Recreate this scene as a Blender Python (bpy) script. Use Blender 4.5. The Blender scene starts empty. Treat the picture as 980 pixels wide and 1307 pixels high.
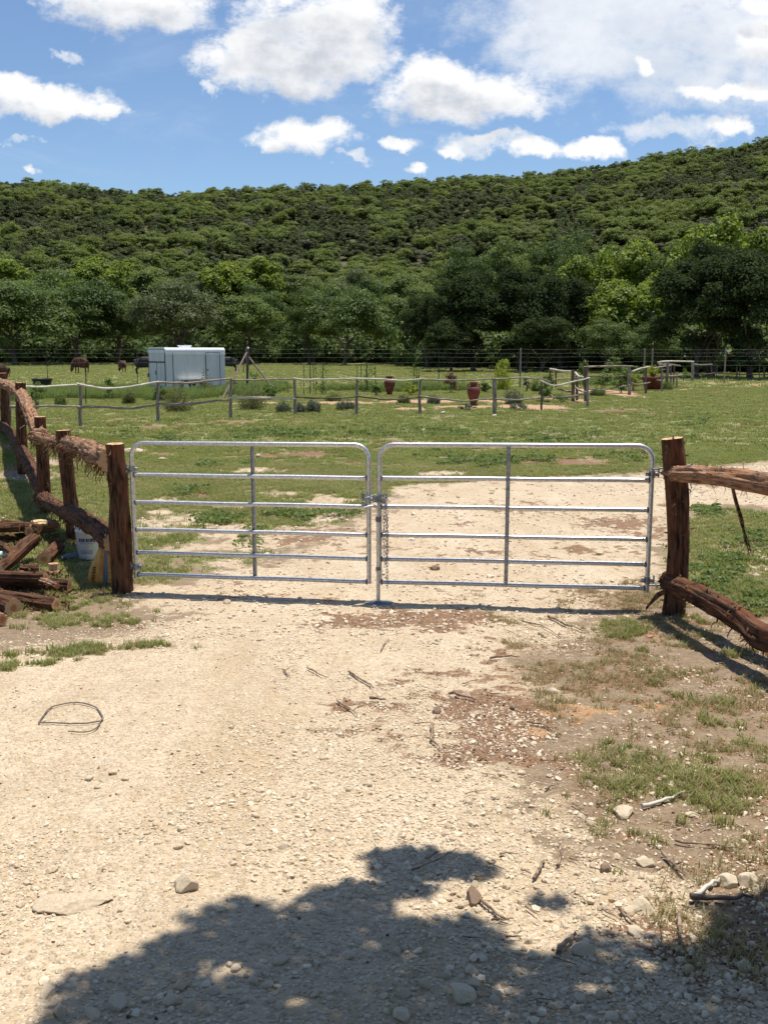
import bpy, math, random
import numpy as np
from mathutils import Vector, Matrix
R = math.radians
random.seed(7); rng = np.random.default_rng(7)
SC = bpy.context.scene
COL = SC.collection

# ------------------------------------------------------------------ camera
F = 1240.0; EYE = 2.3; PITCH = math.atan((653.5 - 448) / F)
cam_d = bpy.data.cameras.new('camera'); cam = bpy.data.objects.new('camera', cam_d); COL.objects.link(cam)
cam.location = (0, 0, EYE); cam.rotation_euler = (math.pi/2 - PITCH, 0, 0)
cam_d.sensor_fit = 'VERTICAL'; cam_d.sensor_height = 36; cam_d.lens = 36 * F / 1307
cam_d.clip_start = .05; cam_d.clip_end = 5000
SC.camera = cam
SC.view_settings.view_transform = 'Standard'; SC.view_settings.look = 'None'
SC.view_settings.exposure = 0.28; SC.view_settings.gamma = 1
SC.cycles.use_denoising = True
SC.cycles.max_bounces = 6; SC.cycles.transparent_max_bounces = 4

# ------------------------------------------------------------------ sun
SV = Vector((0.13, 0.13, 1)).normalized()          # towards the sun: nearly overhead, a little behind the gate
sun_d = bpy.data.lights.new('sun', 'SUN'); sun = bpy.data.objects.new('sun', sun_d); COL.objects.link(sun)
sun_d.energy = 5.0; sun_d.angle = R(.53); sun_d.color = (1, .94, .84)
sun.rotation_euler = SV.to_track_quat('Z', 'Y').to_euler(); sun.location = (0, 0, 40)
SUN_EL = math.asin(SV.z); SUN_AZ = math.atan2(SV.x, SV.y)

# ------------------------------------------------------------------ node helper
class NT:
    def __init__(s, tree): s.t = tree; s.n = tree.nodes; s.l = tree.links
    def new(s, typ, **kw):
        n = s.n.new(typ)
        for k, v in kw.items(): setattr(n, k, v)
        return n
    def put(s, sock, v):
        if hasattr(v, 'node'): s.l.new(v, sock)
        elif isinstance(v, (tuple, list)) and len(v) == 3 and sock.type == 'RGBA': sock.default_value = (*v, 1)
        else: sock.default_value = v
    def math(s, op, a, b=0., c=None, clamp=False):
        n = s.new('ShaderNodeMath', operation=op); n.use_clamp = clamp
        s.put(n.inputs[0], a); s.put(n.inputs[1], b)
        if c is not None: s.put(n.inputs[2], c)
        return n.outputs[0]
    def mix(s, f, a, b, blend='MIX'):
        n = s.new('ShaderNodeMix', data_type='RGBA', blend_type=blend)
        s.put(n.inputs[0], f); s.put(n.inputs[6], a); s.put(n.inputs[7], b)
        return n.outputs[2]
    def noise(s, vec, scale, detail=3., rough=.55, dist=0.):
        n = s.new('ShaderNodeTexNoise'); s.put(n.inputs['Scale'], scale); s.put(n.inputs['Detail'], detail)
        s.put(n.inputs['Roughness'], rough); s.put(n.inputs['Distortion'], dist)
        if vec is not None: s.l.new(vec, n.inputs['Vector'])
        return n.outputs[0]
    def ramp(s, v, a, b, c0=0., c1=1.):
        n = s.new('ShaderNodeMapRange'); n.interpolation_type = 'SMOOTHSTEP'
        s.put(n.inputs[0], v); s.put(n.inputs[1], a); s.put(n.inputs[2], b); s.put(n.inputs[3], c0); s.put(n.inputs[4], c1)
        return n.outputs[0]
    def attr(s, name): return s.new('ShaderNodeAttribute', attribute_name=name).outputs['Fac']
    def pos(s): return s.new('ShaderNodeNewGeometry').outputs['Position']
    def obj(s): return s.new('ShaderNodeTexCoord').outputs['Object']
    def uv(s): return s.new('ShaderNodeTexCoord').outputs['UV']
    def rand(s): return s.new('ShaderNodeObjectInfo').outputs['Random']
    def scalev(s, v, sc):
        n = s.new('ShaderNodeMapping'); s.l.new(v, n.inputs[0]); n.inputs['Scale'].default_value = sc
        return n.outputs[0]

# ------------------------------------------------------------------ sky
def pxdir(px, py):
    v = Vector(((px - 490) / F, 1, -(py - 653.5) / F))
    c, s_ = math.cos(-PITCH), math.sin(-PITCH)
    return Vector((v.x, v.y*c - v.z*s_, v.y*s_ + v.z*c))
world = bpy.data.worlds.new('World'); SC.world = world; world.use_nodes = True
W = NT(world.node_tree); W.n.clear()
CL = [ # cloud: px, py, half width, above, below, weight (heights of arc in the sky)
 (165,2,105,30,34,1),(95,-6,60,24,22,.9),(205,18,50,22,24,.85),
 (375,78,112,42,36,1.05),(400,28,92,42,40,1.05),(330,62,52,34,30,1.0),(445,92,50,30,20,.9),(460,14,48,22,26,.9),
 (580,124,104,36,30,1.1),(560,100,52,28,28,1.1),(640,134,52,24,18,1),
 (62,132,88,22,18,1.1),(8,114,44,20,28,1.0),(126,140,38,14,12,1.0),
 (388,177,60,25,18,1.1),(418,168,32,20,18,1.0),(352,186,30,14,10,1.0),
 (507,187,20,9,9,1),(530,214,14,8,8,1.),(577,188,20,8,8,.9),(625,173,36,7,7,.8),(680,192,38,14,12,1.05),(755,192,38,13,12,1.05),
 (965,58,36,26,26,1.0),(930,118,70,10,10,.8),(822,83,14,11,11,1.),
 (930,162,26,13,10,1.0),(40,214,12,8,7,.7),(980,8,60,16,10,.8)]
HZ = [(745,50,125,60,56,.95),(880,40,190,80,80,1.),(800,10,190,70,60,1.),(870,164,80,14,14,.8),(75,73,22,8,7,.75),(455,203,28,5,5,.8),(35,180,24,6,6,.7),(270,120,14,9,9,.7),(610,180,60,12,12,.7)]
def cloud_group(name, LIST, amp):
    g = bpy.data.node_groups.new(name, 'ShaderNodeTree')
    g.interface.new_socket('U', in_out='INPUT', socket_type='NodeSocketFloat'); g.interface.new_socket('V', in_out='INPUT', socket_type='NodeSocketFloat')
    g.interface.new_socket('D', in_out='OUTPUT', socket_type='NodeSocketFloat')
    G = NT(g); gi = G.new('NodeGroupInput'); go = G.new('NodeGroupOutput')
    cx = G.new('ShaderNodeCombineXYZ'); G.l.new(gi.outputs[0], cx.inputs[0]); G.l.new(gi.outputs[1], cx.inputs[1])
    def wob(scale, off, amp):
        m = G.new('ShaderNodeMapping'); G.l.new(cx.outputs[0], m.inputs[0]); m.inputs['Location'].default_value = off
        return G.math('MULTIPLY', G.math('SUBTRACT', G.noise(m.outputs[0], scale, 5, .62), .5), amp)
    U = G.math('ADD', gi.outputs[0], wob(19, (0,0,0), .06*amp)); V = G.math('ADD', gi.outputs[1], wob(19, (5,3,1), .040*amp))
    acc = None
    for (px, py, w, up, dn, wt) in LIST:
        d = pxdir(px, py); u0, v0 = d.x/d.y, d.z/d.y
        a = G.math('MULTIPLY', G.math('SUBTRACT', U, u0), F/w)
        b0 = G.math('SUBTRACT', V, v0)
        b = G.math('MAXIMUM', G.math('MULTIPLY', b0, F/up), G.math('MULTIPLY', b0, -F/dn))
        q = G.math('ADD', G.math('MULTIPLY', a, a), G.math('MULTIPLY', b, b))
        val = G.math('SUBTRACT', wt, G.math('MULTIPLY', q, .72))
        acc = val if acc is None else G.math('SMOOTH_MAX', acc, val, .10)
    G.l.new(acc, go.inputs[0]); return g
g = cloud_group('cloud_field', CL, 1.); g2 = cloud_group('thin_cloud_field', HZ, 1.6)
tc = W.new('ShaderNodeTexCoord'); sx = W.new('ShaderNodeSeparateXYZ'); W.l.new(tc.outputs['Generated'], sx.inputs[0])
yy = W.math('MAXIMUM', sx.outputs[1], .02)
u = W.math('DIVIDE', sx.outputs[0], yy); v = W.math('DIVIDE', sx.outputs[2], yy)
def field(du, dv, gr=None):
    n = W.new('ShaderNodeGroup'); n.node_tree = gr or g
    W.put(n.inputs[0], W.math('ADD', u, du)); W.put(n.inputs[1], W.math('ADD', v, dv)); return n.outputs[0]
cuv = W.new('ShaderNodeCombineXYZ'); W.l.new(u, cuv.inputs[0]); W.l.new(W.math('MULTIPLY', v, 1.5), cuv.inputs[1])
fine = W.math('SUBTRACT', W.noise(cuv.outputs[0], 15, 9, .66), .5)
front = W.math('MULTIPLY', W.ramp(sx.outputs[1], .1, .3), W.ramp(v, .75, .5))
front = W.math('MULTIPLY', front, W.ramp(W.math('ABSOLUTE', u), .62, .5))
zz = W.math('MAXIMUM', sx.outputs[2], .03)
cpl = W.new('ShaderNodeCombineXYZ'); W.l.new(W.math('DIVIDE', sx.outputs[0], zz), cpl.inputs[0]); W.l.new(W.math('DIVIDE', sx.outputs[1], zz), cpl.inputs[1])
gen = W.math('SUBTRACT', W.math('MULTIPLY', W.noise(cpl.outputs[0], 1.1, 7, .58), 3.2), 1.75)
d0 = W.math('ADD', field(0, 0), W.math('ADD', W.math('MULTIPLY', fine, 2.6), W.math('MULTIPLY', W.math('SUBTRACT', W.noise(cuv.outputs[0], 48, 6, .65), .5), .9)))
d1 = W.math('ADD', field(.003, .022), W.math('MULTIPLY', fine, 1.2))
def blend(a): return W.math('ADD', W.math('MULTIPLY', a, front), W.math('MULTIPLY', gen, W.math('SUBTRACT', 1., front)))
dens = W.ramp(blend(d0), .0, .86)
under = W.ramp(blend(d1), .05, .95)
thin = W.math('MULTIPLY', W.ramp(W.math('ADD', field(0, 0, g2), W.math('MULTIPLY', fine, 2.6)), -.25, .95), W.math('MULTIPLY', front, .86))
wisp = W.math('MULTIPLY', W.ramp(W.noise(W.scalev(cuv.outputs[0], (1, 2.6, 1)), 3.6, 8, .66, .6), .5, .8), .20)
sky = W.new('ShaderNodeTexSky', sky_type='NISHITA'); sky.sun_disc = False
sky.sun_elevation = SUN_EL; sky.sun_rotation = SUN_AZ; sky.air_density = 1.0; sky.dust_density = .5; sky.ozone_density = 2.4; sky.altitude = 300
skyc = W.mix(1., sky.outputs[0], (1.12, 1.22, 1.31), 'MULTIPLY')
lump = W.ramp(W.noise(cuv.outputs[0], 24, 5, .6), .3, .72)
shade = W.math('MULTIPLY', under, W.math('ADD', .24, W.math('MULTIPLY', lump, .78)), clamp=True)
ccol = W.mix(shade, (10.2, 10.2, 10.2), (5.9, 6.3, 7.0))
c1 = W.mix(wisp, skyc, (8.4, 9.0, 9.8))
tl = W.ramp(W.noise(cuv.outputs[0], 9, 7, .62), .35, .68)
c1 = W.mix(thin, c1, W.mix(tl, (7.6, 8.1, 8.8), (9.9, 10.0, 10.2)))
c2 = W.mix(dens, c1, ccol)
bg = W.new('ShaderNodeBackground'); W.l.new(c2, bg.inputs[0]); bg.inputs[1].default_value = .084
wo = W.new('ShaderNodeOutputWorld'); W.l.new(bg.outputs[0], wo.inputs[0])

# ------------------------------------------------------------------ numpy noise
def _h(ix, iy, iz, seed):
    h = (ix*374761393 + iy*668265263 + iz*1274126177 + seed*974634777) & 0xffffffff
    h = ((h ^ (h >> 13)) * 1103515245) & 0xffffffff
    h = ((h ^ (h >> 15)) * 2246822519) & 0xffffffff
    return ((h ^ (h >> 16)) & 0xffffff) / float(0xffffff)
def noise3(x, y, z, seed=0):
    x, y, z = np.broadcast_arrays(np.asarray(x, float), np.asarray(y, float), np.asarray(z, float))
    fx, fy, fz = np.floor(x), np.floor(y), np.floor(z)
    ix, iy, iz = fx.astype(np.int64), fy.astype(np.int64), fz.astype(np.int64)
    tx, ty, tz = x-fx, y-fy, z-fz
    tx, ty, tz = tx*tx*(3-2*tx), ty*ty*(3-2*ty), tz*tz*(3-2*tz)
    r = 0
    for a in (0, 1):
        for b in (0, 1):
            for c in (0, 1):
                r = r + _h(ix+a, iy+b, iz+c, seed)*(tx if a else 1-tx)*(ty if b else 1-ty)*(tz if c else 1-tz)
    return r
def noise2(x, y, seed=0):
    x, y = np.broadcast_arrays(np.asarray(x, float), np.asarray(y, float))
    fx, fy = np.floor(x), np.floor(y); ix, iy = fx.astype(np.int64), fy.astype(np.int64)
    tx, ty = x-fx, y-fy; tx, ty = tx*tx*(3-2*tx), ty*ty*(3-2*ty); o = np.zeros_like(ix)
    return (_h(ix,iy,o,seed)*(1-tx)*(1-ty) + _h(ix+1,iy,o,seed)*tx*(1-ty) + _h(ix,iy+1,o,seed)*(1-tx)*ty + _h(ix+1,iy+1,o,seed)*tx*ty)
def fbm(x, y, seed=0, oct=4):
    s, a, t = 0, 1, 0
    for k in range(oct):
        s = s + a*noise2(x*2**k, y*2**k, seed+k); t += a; a *= .5
    return s/t
def sst(x, a, b):
    t = np.clip((x-a)/(b-a), 0, 1); return t*t*(3-2*t)

# ------------------------------------------------------------------ terrain height
def gz(x, y):
    x = np.asarray(x, float); y = np.asarray(y, float)
    z = .65 - .0765*np.clip(y, -30, 20)
    z = .5*(z + np.sqrt(z*z + .0025)) - .0012         # the drive comes down to the gate and levels out
    z = np.where(y < -3, .88 + 0*z, z) if False else z
    z = np.minimum(z, 1.4)
    z = z + .38*sst(-x, 4.8, 8.5)*sst(y, 13, 22)*sst(-y, -29, -24)
    z = z + .05*(fbm(x*.35, y*.35, 3) - .5)*sst(y, 3, 9)
    return z
def gmicro(x, y):
    d = 1/(1 + (np.abs(y)/14)**2)
    return (.050*(fbm(x*2.3, y*2.3, 11, 3)-.5) + .026*(fbm(x*9, y*9, 15, 3)-.5)) * d
def gfull(x, y): return gz(x, y) + gmicro(np.asarray(x, float), np.asarray(y, float))
def P(px, py):
    """point of the ground seen at that spot of the photograph"""
    d = pxdir(px, py); t0, t1 = .5, 2000.
    if d.z >= -1e-4: return None
    f = lambda t: EYE + d.z*t - float(gz(d.x*t, d.y*t))
    ts = np.geomspace(.5, 2000, 160)
    for t in ts:
        if f(t) < 0: t1 = t; break
        t0 = t
    for _ in range(30):
        m = .5*(t0+t1)
        if f(m) > 0: t0 = m
        else: t1 = m
    return Vector((d.x*t1, d.y*t1, EYE + d.z*t1))
def PD(px, py, Y):
    d = pxdir(px, py); return Vector((0, 0, EYE)) + d*(Y/d.y)
def mpp(Y): return (Y*math.cos(PITCH) + .37)/F      # metres covered by a photo pixel at depth Y

# ------------------------------------------------------------------ mesh builder
class MB:
    def __init__(s): s.v = []; s.f = []; s.m = []; s.uv = []; s.n = 0
    def add(s, verts, faces, mat=0, uvs=None):
        verts = np.asarray(verts, float).reshape(-1, 3); s.v.append(verts)
        for i, f in enumerate(faces):
            s.f.append([j + s.n for j in f]); s.m.append(mat if isinstance(mat, int) else mat[i])
            s.uv.extend(uvs[i] if uvs is not None else [(0, 0)]*len(f))
        s.n += len(verts)
    def box(s, c, size, rot=None, mat=0):
        c = Vector(c); hx, hy, hz = [q/2 for q in size]
        vs = [Vector((a*hx, b*hy, d*hz)) for a in (-1,1) for b in (-1,1) for d in (-1,1)]
        if rot is not None: vs = [rot @ q for q in vs]
        s.add([c+q for q in vs], [(0,1,3,2),(4,6,7,5),(0,4,5,1),(2,3,7,6),(0,2,6,4),(1,5,7,3)], mat)
    def tube(s, path, rad, sides=10, mat=0, cap=None, rough=0., seed=0, kr=3., ks=6., closed=False, flat=1.):
        p = np.array([tuple(q) for q in path], float); n = len(p)
        rad = np.broadcast_to(np.asarray(rad, float), (n,))
        if closed: tan = np.roll(p, -1, 0) - np.roll(p, 1, 0)
        else: tan = np.gradient(p, axis=0)
        tan /= np.linalg.norm(tan, axis=1)[:, None] + 1e-12
        ref = np.array((0, 0, 1.)) if abs(tan[0][2]) < .9 else np.array((1., 0, 0))
        u = np.cross(tan[0], ref); u /= np.linalg.norm(u); us = []
        for i in range(n):
            u = u - tan[i]*np.dot(u, tan[i]); u /= np.linalg.norm(u); us.append(u.copy())
        us = np.array(us); ws = np.cross(tan, us)
        th = np.linspace(0, 2*math.pi, sides, endpoint=False)
        L = np.concatenate([[0], np.cumsum(np.linalg.norm(np.diff(p, axis=0), axis=1))])
        rr = rad[:, None]*np.ones((1, sides))
        if rough:
            q = noise3(np.cos(th)[None]*kr+seed*7.3, np.sin(th)[None]*kr+50, L[:, None]*ks+100, seed)
            q2 = noise3(np.cos(th)[None]*kr*3+seed*7.3, np.sin(th)[None]*kr*3+50, L[:, None]*ks*1.5+100, seed+5)
            rr = rr*(1 + rough*((q-.5)*1.6 + (q2-.5)*1.0))
        V_ = p[:, None, :] + rr[..., None]*(np.cos(th)[None, :, None]*us[:, None, :] + flat*np.sin(th)[None, :, None]*ws[:, None, :])
        fs, uvs = [], []
        circ = 2*math.pi*float(rad.mean())
        for i in range(n if closed else n-1):
            i2 = (i+1) % n
            for j in range(sides):
                j2 = (j+1) % sides
                fs.append((i*sides+j, i*sides+j2, i2*sides+j2, i2*sides+j))
                a, b = j/sides*circ, (j+1)/sides*circ; c, d = L[i], (L[i+1] if i+1 < n else L[i]+.01)
                uvs.append([(a, c), (b, c), (b, d), (a, d)])
        s.add(V_.reshape(-1, 3), fs, mat, uvs)
        if not closed:
            cm = mat if cap is None else cap
            for e, o in ((0, 1), (n-1, -1)):
                ring = V_[e]; c = ring.mean(0) - tan[e]*0.0
                vs = np.vstack([ring, c[None]]); ff, uu = [], []
                for j in range(sides):
                    j2 = (j+1) % sides
                    ff.append((j2, j, sides) if o == 1 else (j, j2, sides))
                    pu = [(math.cos(th[k])*rad[e], math.sin(th[k])*rad[e]) for k in (j, j2)]
                    uu.append([pu[1], pu[0], (0, 0)] if o == 1 else [pu[0], pu[1], (0, 0)])
                s.add(vs, ff, cm, uu)
    def lathe(s, prof, sides=24, mat=0, c=(0,0,0)):
        th = np.linspace(0, 2*math.pi, sides, endpoint=False); vs = []
        for r, z in prof:
            for t in th: vs.append((c[0]+r*math.cos(t), c[1]+r*math.sin(t), c[2]+z))
        fs = [(i*sides+j, i*sides+(j+1)%sides, (i+1)*sides+(j+1)%sides, (i+1)*sides+j) for i in range(len(prof)-1) for j in range(sides)]
        s.add(vs, fs, mat)
    def mesh(s, name, mats, smooth=True):
        me = bpy.data.meshes.new(name)
        if s.n == 0: return me
        V_ = np.vstack(s.v)
        if all(len(f) == len(s.f[0]) for f in s.f[:1]) : pass
        me.from_pydata(V_.tolist(), [], s.f)
        for m in (mats if isinstance(mats, (list, tuple)) else [mats]): me.materials.append(m)
        me.polygons.foreach_set('material_index', s.m)
        if smooth: me.polygons.foreach_set('use_smooth', [True]*len(s.f))
        if len(s.f) < 60000:
            ul = me.uv_layers.new(name='UVMap'); ul.data.foreach_set('uv', np.array(s.uv, float).ravel())
        me.update(); return me
    def build(s, name, mats, parent=None, smooth=True, kind=None):
        o = bpy.data.objects.new(name, s.mesh(name, mats, smooth)); COL.objects.link(o)
        if parent is not None:
            o.parent = parent
        if kind: o['kind'] = kind
        return o
def tag(o, label=None, cat=None, group=None, kind=None):
    if label: o['label'] = label
    if cat: o['category'] = cat
    if group: o['group'] = group
    if kind: o['kind'] = kind
    return o
def empty(name, loc=(0,0,0), rz=0, label=None, cat=None, group=None):
    o = bpy.data.objects.new(name, None); COL.objects.link(o); o.location = loc; o.rotation_euler = (0, 0, rz); o.empty_display_size = .2
    return tag(o, label, cat, group)
def copy_tree(o, parent=None, loc=None, rz=None, sc=None, label=None, group=None):
    c = o.copy(); COL.objects.link(c)
    if parent is not None: c.parent = parent
    if loc is not None: c.location = loc
    if rz is not None: c.rotation_euler = (0, 0, rz)
    if sc is not None: c.scale = (sc, sc, sc) if isinstance(sc, (int, float)) else sc
    if label: c['label'] = label
    if group: c['group'] = group
    for ch in o.children: copy_tree(ch, c)
    return c

# ------------------------------------------------------------------ materials
def mat(name, fn, rough=.8, metal=0., spec=.3):
    m = bpy.data.materials.new(name); m.use_nodes = True; N = NT(m.node_tree)
    b = m.node_tree.nodes['Principled BSDF']; b.inputs['Roughness'].default_value = rough
    b.inputs['Metallic'].default_value = metal; b.inputs['Specular IOR Level'].default_value = spec
    r = fn(N)
    col, bump = (r if isinstance(r, tuple) and len(r) == 2 and not isinstance(r[0], float) else (r, None))
    N.put(b.inputs['Base Color'], col)
    if bump is not None:
        h, dist = bump if isinstance(bump, tuple) else (bump, .01)
        bn = N.new('ShaderNodeBump'); bn.inputs['Distance'].default_value = dist; N.l.new(h, bn.inputs['Height']); N.l.new(bn.outputs[0], b.inputs['Normal'])
    return m
def leafmat(name, c0, c1, trans=.35, vary=.5, nscale=.35, rough=.55, spec=.25):
    """foliage: thin leaves that let some light through; hue drifts from tree to tree and through the crown"""
    m = bpy.data.materials.new(name); m.use_nodes = True; N = NT(m.node_tree); N.n.clear()
    nz = N.ramp(N.noise(N.pos(), nscale, 2), .35, .65); big = N.ramp(N.noise(N.pos(), nscale*5, 2), .3, .7)
    f = N.math('ADD', N.math('MULTIPLY', nz, .4), N.math('ADD', N.math('MULTIPLY', N.rand(), .38), N.math('MULTIPLY', big, .22)))
    c = N.mix(f, c0, c1)
    d = N.new('ShaderNodeBsdfPrincipled'); N.put(d.inputs['Base Color'], c); d.inputs['Roughness'].default_value = rough; d.inputs['Specular IOR Level'].default_value = spec
    t = N.new('ShaderNodeBsdfTranslucent'); N.put(t.inputs[0], N.mix(.5, c, (c1[0]*1.5, c1[1]*1.5, c1[2]*.6)))
    mx = N.new('ShaderNodeMixShader'); mx.inputs[0].default_value = trans
    N.l.new(d.outputs[0], mx.inputs[1]); N.l.new(t.outputs[0], mx.inputs[2])
    o = N.new('ShaderNodeOutputMaterial'); N.l.new(mx.outputs[0], o.inputs[0]); return m

def f_bark(N, a=(.030,.015,.009), b=(.135,.072,.042), red=(.175,.070,.036)):
    uv = N.uv(); s1 = N.scalev(uv, (42, 5, 1)); s2 = N.scalev(uv, (120, 9, 1)); s3 = N.scalev(uv, (9, 3, 1))
    n1 = N.noise(s1, 1, 5, .6, .4); n2 = N.noise(s2, 1, 4, .6)
    c = N.mix(N.ramp(n1, .36, .66), a, b)
    c = N.mix(N.math('MULTIPLY', N.ramp(N.noise(s3, 1, 3), .45, .62), .75), c, red)
    c = N.mix(N.math('MULTIPLY', N.ramp(n2, .55, .75), .35), c, (.20,.13,.09))
    return c, (N.math('ADD', n1, N.math('MULTIPLY', n2, .5)), .012)
M = {}
M['bark'] = mat('cedar_bark', f_bark, .9, 0, .15)
M['bark_light'] = mat('peeled_cedar_bark', lambda N: f_bark(N, (.10,.055,.034), (.44,.27,.17), (.34,.16,.085)), .88, 0, .15)
M['strip'] = mat('shredded_bark', lambda N: N.mix(N.ramp(N.noise(N.pos(), 30, 3), .35, .65), (.055,.028,.016), (.25,.145,.085)), .9, 0, .1)
def f_cut(N):
    uv = N.uv(); ln = N.new('ShaderNodeVectorMath', operation='LENGTH'); N.l.new(uv, ln.inputs[0])
    w = N.math('SINE', N.math('ADD', N.math('MULTIPLY', ln.outputs['Value'], 620), N.math('MULTIPLY', N.noise(uv, 18, 3), 9)))
    c = N.mix(N.ramp(w, -.8, .9), (.50,.30,.15), (.70,.48,.27))
    c = N.mix(N.ramp(ln.outputs['Value'], .045, .02), c, (.45,.17,.08))
    return N.mix(N.math('MULTIPLY', N.ramp(N.noise(uv, 60, 3), .5, .7), .5), c, (.28,.15,.08))
M['cut'] = mat('cut_cedar_end', f_cut, .8)
M['cut_pale'] = mat('pale_cut_wood', lambda N: N.mix(N.noise(N.obj(), 30, 3), (.62,.42,.20), (.80,.64,.40)), .8)
M['grey_wood'] = mat('weathered_grey_wood', lambda N: (N.mix(N.ramp(N.noise(N.scalev(N.uv(), (40, 3, 1)), 1, 4), .35, .65), (.13,.105,.085), (.38,.33,.28)), (N.noise(N.scalev(N.uv(), (50, 4, 1)), 1, 3), .006)), .85)
M['pale_wood'] = mat('silvered_wood', lambda N: N.mix(N.ramp(N.noise(N.scalev(N.uv(), (40, 3, 1)), 1, 4), .3, .6), (.30,.26,.21), (.62,.57,.49)), .85)
M['dark_wood'] = mat('dark_weathered_wood', lambda N: N.mix(N.ramp(N.noise(N.scalev(N.uv(), (40, 3, 1)), 1, 4), .35, .65), (.07,.045,.035), (.20,.15,.12)), .85)
M['galv'] = mat('galvanised_tube', lambda N: N.mix(N.ramp(N.noise(N.pos(), 45, 4), .35, .68), (.46,.47,.48), (.68,.68,.68)), .42, .75, .5)
M['galv_dull'] = mat('dull_galvanised_steel', lambda N: N.mix(N.ramp(N.noise(N.pos(), 60, 4), .3, .7), (.20,.21,.23), (.38,.40,.42)), .5, .8, .5)
M['weld'] = mat('dark_weld', lambda N: N.mix(N.noise(N.pos(), 90, 2), (.10,.10,.10), (.24,.23,.22)), .6, .5)
M['wire'] = mat('old_wire', lambda N: N.mix(N.noise(N.pos(), 3, 2), (.42,.43,.44), (.6,.6,.6)), .6, 0.)
M['darkmetal'] = mat('rusty_dark_steel', lambda N: N.mix(N.noise(N.pos(), 20, 3), (.03,.028,.025), (.09,.06,.045)), .7, .3)
def f_limestone(N):
    r = N.rand(); n = N.ramp(N.noise(N.obj(), 14, 4), .3, .7)
    c = N.mix(n, (.46,.37,.26), (.66,.57,.43))
    return N.mix(N.math('MULTIPLY', r, .45), c, (.36,.27,.18))
M['stone'] = mat('pale_limestone', f_limestone, .9, 0, .15)
M['stone_brown'] = mat('brown_stone', lambda N: (N.mix(N.ramp(N.noise(N.obj(), 25, 4), .3, .7), (.16,.105,.07), (.34,.24,.17)), None), .9)
def f_white(N, a=(.70,.72,.74), b=(.56,.58,.60)):
    return N.mix(N.ramp(N.noise(N.scalev(N.obj(), (2, 2, .5)), 1.3, 5), .42, .75), a, b)
M['trailer'] = mat('weathered_white_paint', lambda N: N.mix(N.math('MULTIPLY', N.ramp(N.noise(N.scalev(N.obj(), (5,5,.7)), 1.5, 4), .55, .8), .45), f_white(N, (.78,.75,.70), (.68,.65,.60)), (.62,.58,.50)), .85, 0, .1)
M['trailer_roof'] = mat('white_roof_paint', lambda N: f_white(N, (.86,.87,.87), (.74,.75,.76)), .6)
M['seam'] = mat('dark_rubber_seam', lambda N: N.mix(N.noise(N.obj(), 6, 2), (.05,.06,.065), (.10,.11,.12)), .8)
M['rubber'] = mat('tyre_rubber', lambda N: N.mix(N.noise(N.obj(), 6, 2), (.02,.02,.02), (.04,.04,.04)), .9)
M['terracotta'] = mat('terracotta', lambda N: N.mix(N.ramp(N.noise(N.obj(), 5, 4), .35, .7), (.11,.032,.023), (.17,.055,.038)), .75)
M['soil'] = mat('potting_soil', lambda N: N.mix(N.noise(N.obj(), 9, 2), (.04,.03,.02), (.08,.06,.04)), .95)
M['hide_brown'] = mat('red_brown_hide', lambda N: N.mix(N.ramp(N.noise(N.obj(), 2.2, 3), .38, .62), (.022,.010,.007), (.115,.036,.016)), .7)
M['hide_black'] = mat('black_hide', lambda N: N.mix(N.noise(N.obj(), 4, 2), (.008,.008,.008), (.02,.018,.018)), .6)
M['horn'] = mat('horn', lambda N: N.mix(N.noise(N.obj(), 9, 2), (.4,.35,.28), (.6,.55,.45)), .5)
M['bucket'] = mat('white_plastic', lambda N: N.mix(N.noise(N.obj(), 9, 3), (.74,.75,.76), (.62,.63,.63)), .45)
M['ink'] = mat('violet_print', lambda N: N.mix(N.noise(N.obj(), 9, 2), (.06,.05,.16), (.10,.09,.22)), .5)
M['sack'] = mat('orange_yellow_woven_sack', lambda N: (N.mix(N.ramp(N.noise(N.obj(), 7, 3), .35, .65), (.52,.25,.05), (.62,.37,.11)), (N.noise(N.obj(), 14, 3), .03)), .6)
M['sack_blue'] = mat('grey_blue_sack_stripe', lambda N: N.mix(N.noise(N.obj(), 9, 2), (.12,.14,.17), (.20,.23,.27)), .6)
M['sack_dark'] = mat('dark_sack_print', lambda N: N.mix(N.noise(N.obj(), 40, 2), (.06,.03,.02), (.20,.09,.04)), .6)
M['bluegrey'] = mat('blue_grey_plastic', lambda N: N.mix(N.noise(N.obj(), 9, 2), (.07,.11,.14), (.16,.21,.25)), .35)
M['palegreen'] = mat('pale_green_plastic', lambda N: N.mix(N.noise(N.obj(), 9, 2), (.45,.60,.55), (.60,.72,.66)), .35)
M['black'] = mat('black_plastic', lambda N: N.mix(N.noise(N.obj(), 9, 2), (.012,.013,.015), (.03,.03,.034)), .5)
M['red'] = mat('red_sticker', lambda N: N.mix(N.noise(N.obj(), 30, 2), (.50,.04,.03), (.62,.07,.05)), .5)
M['white'] = mat('white_sticker', lambda N: N.mix(N.noise(N.obj(), 30, 2), (.75,.75,.75), (.85,.85,.84)), .5)
M['wirering'] = mat('grey_cable', lambda N: N.mix(N.noise(N.pos(), 30, 2), (.10,.085,.07), (.22,.19,.16)), .7)
M['twig'] = mat('dry_twig', lambda N: N.mix(N.ramp(N.noise(N.pos(), 25, 3), .35, .65), (.13,.085,.055), (.34,.25,.18)), .9)
M['trunk'] = mat('oak_trunk_bark', lambda N: (N.mix(N.ramp(N.noise(N.scalev(N.obj(), (6,6,1.2)), 1.5, 4), .35, .65), (.045,.036,.028), (.15,.12,.095)), (N.noise(N.scalev(N.obj(), (6,6,1.2)), 3, 3), .03)), .95)
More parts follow.
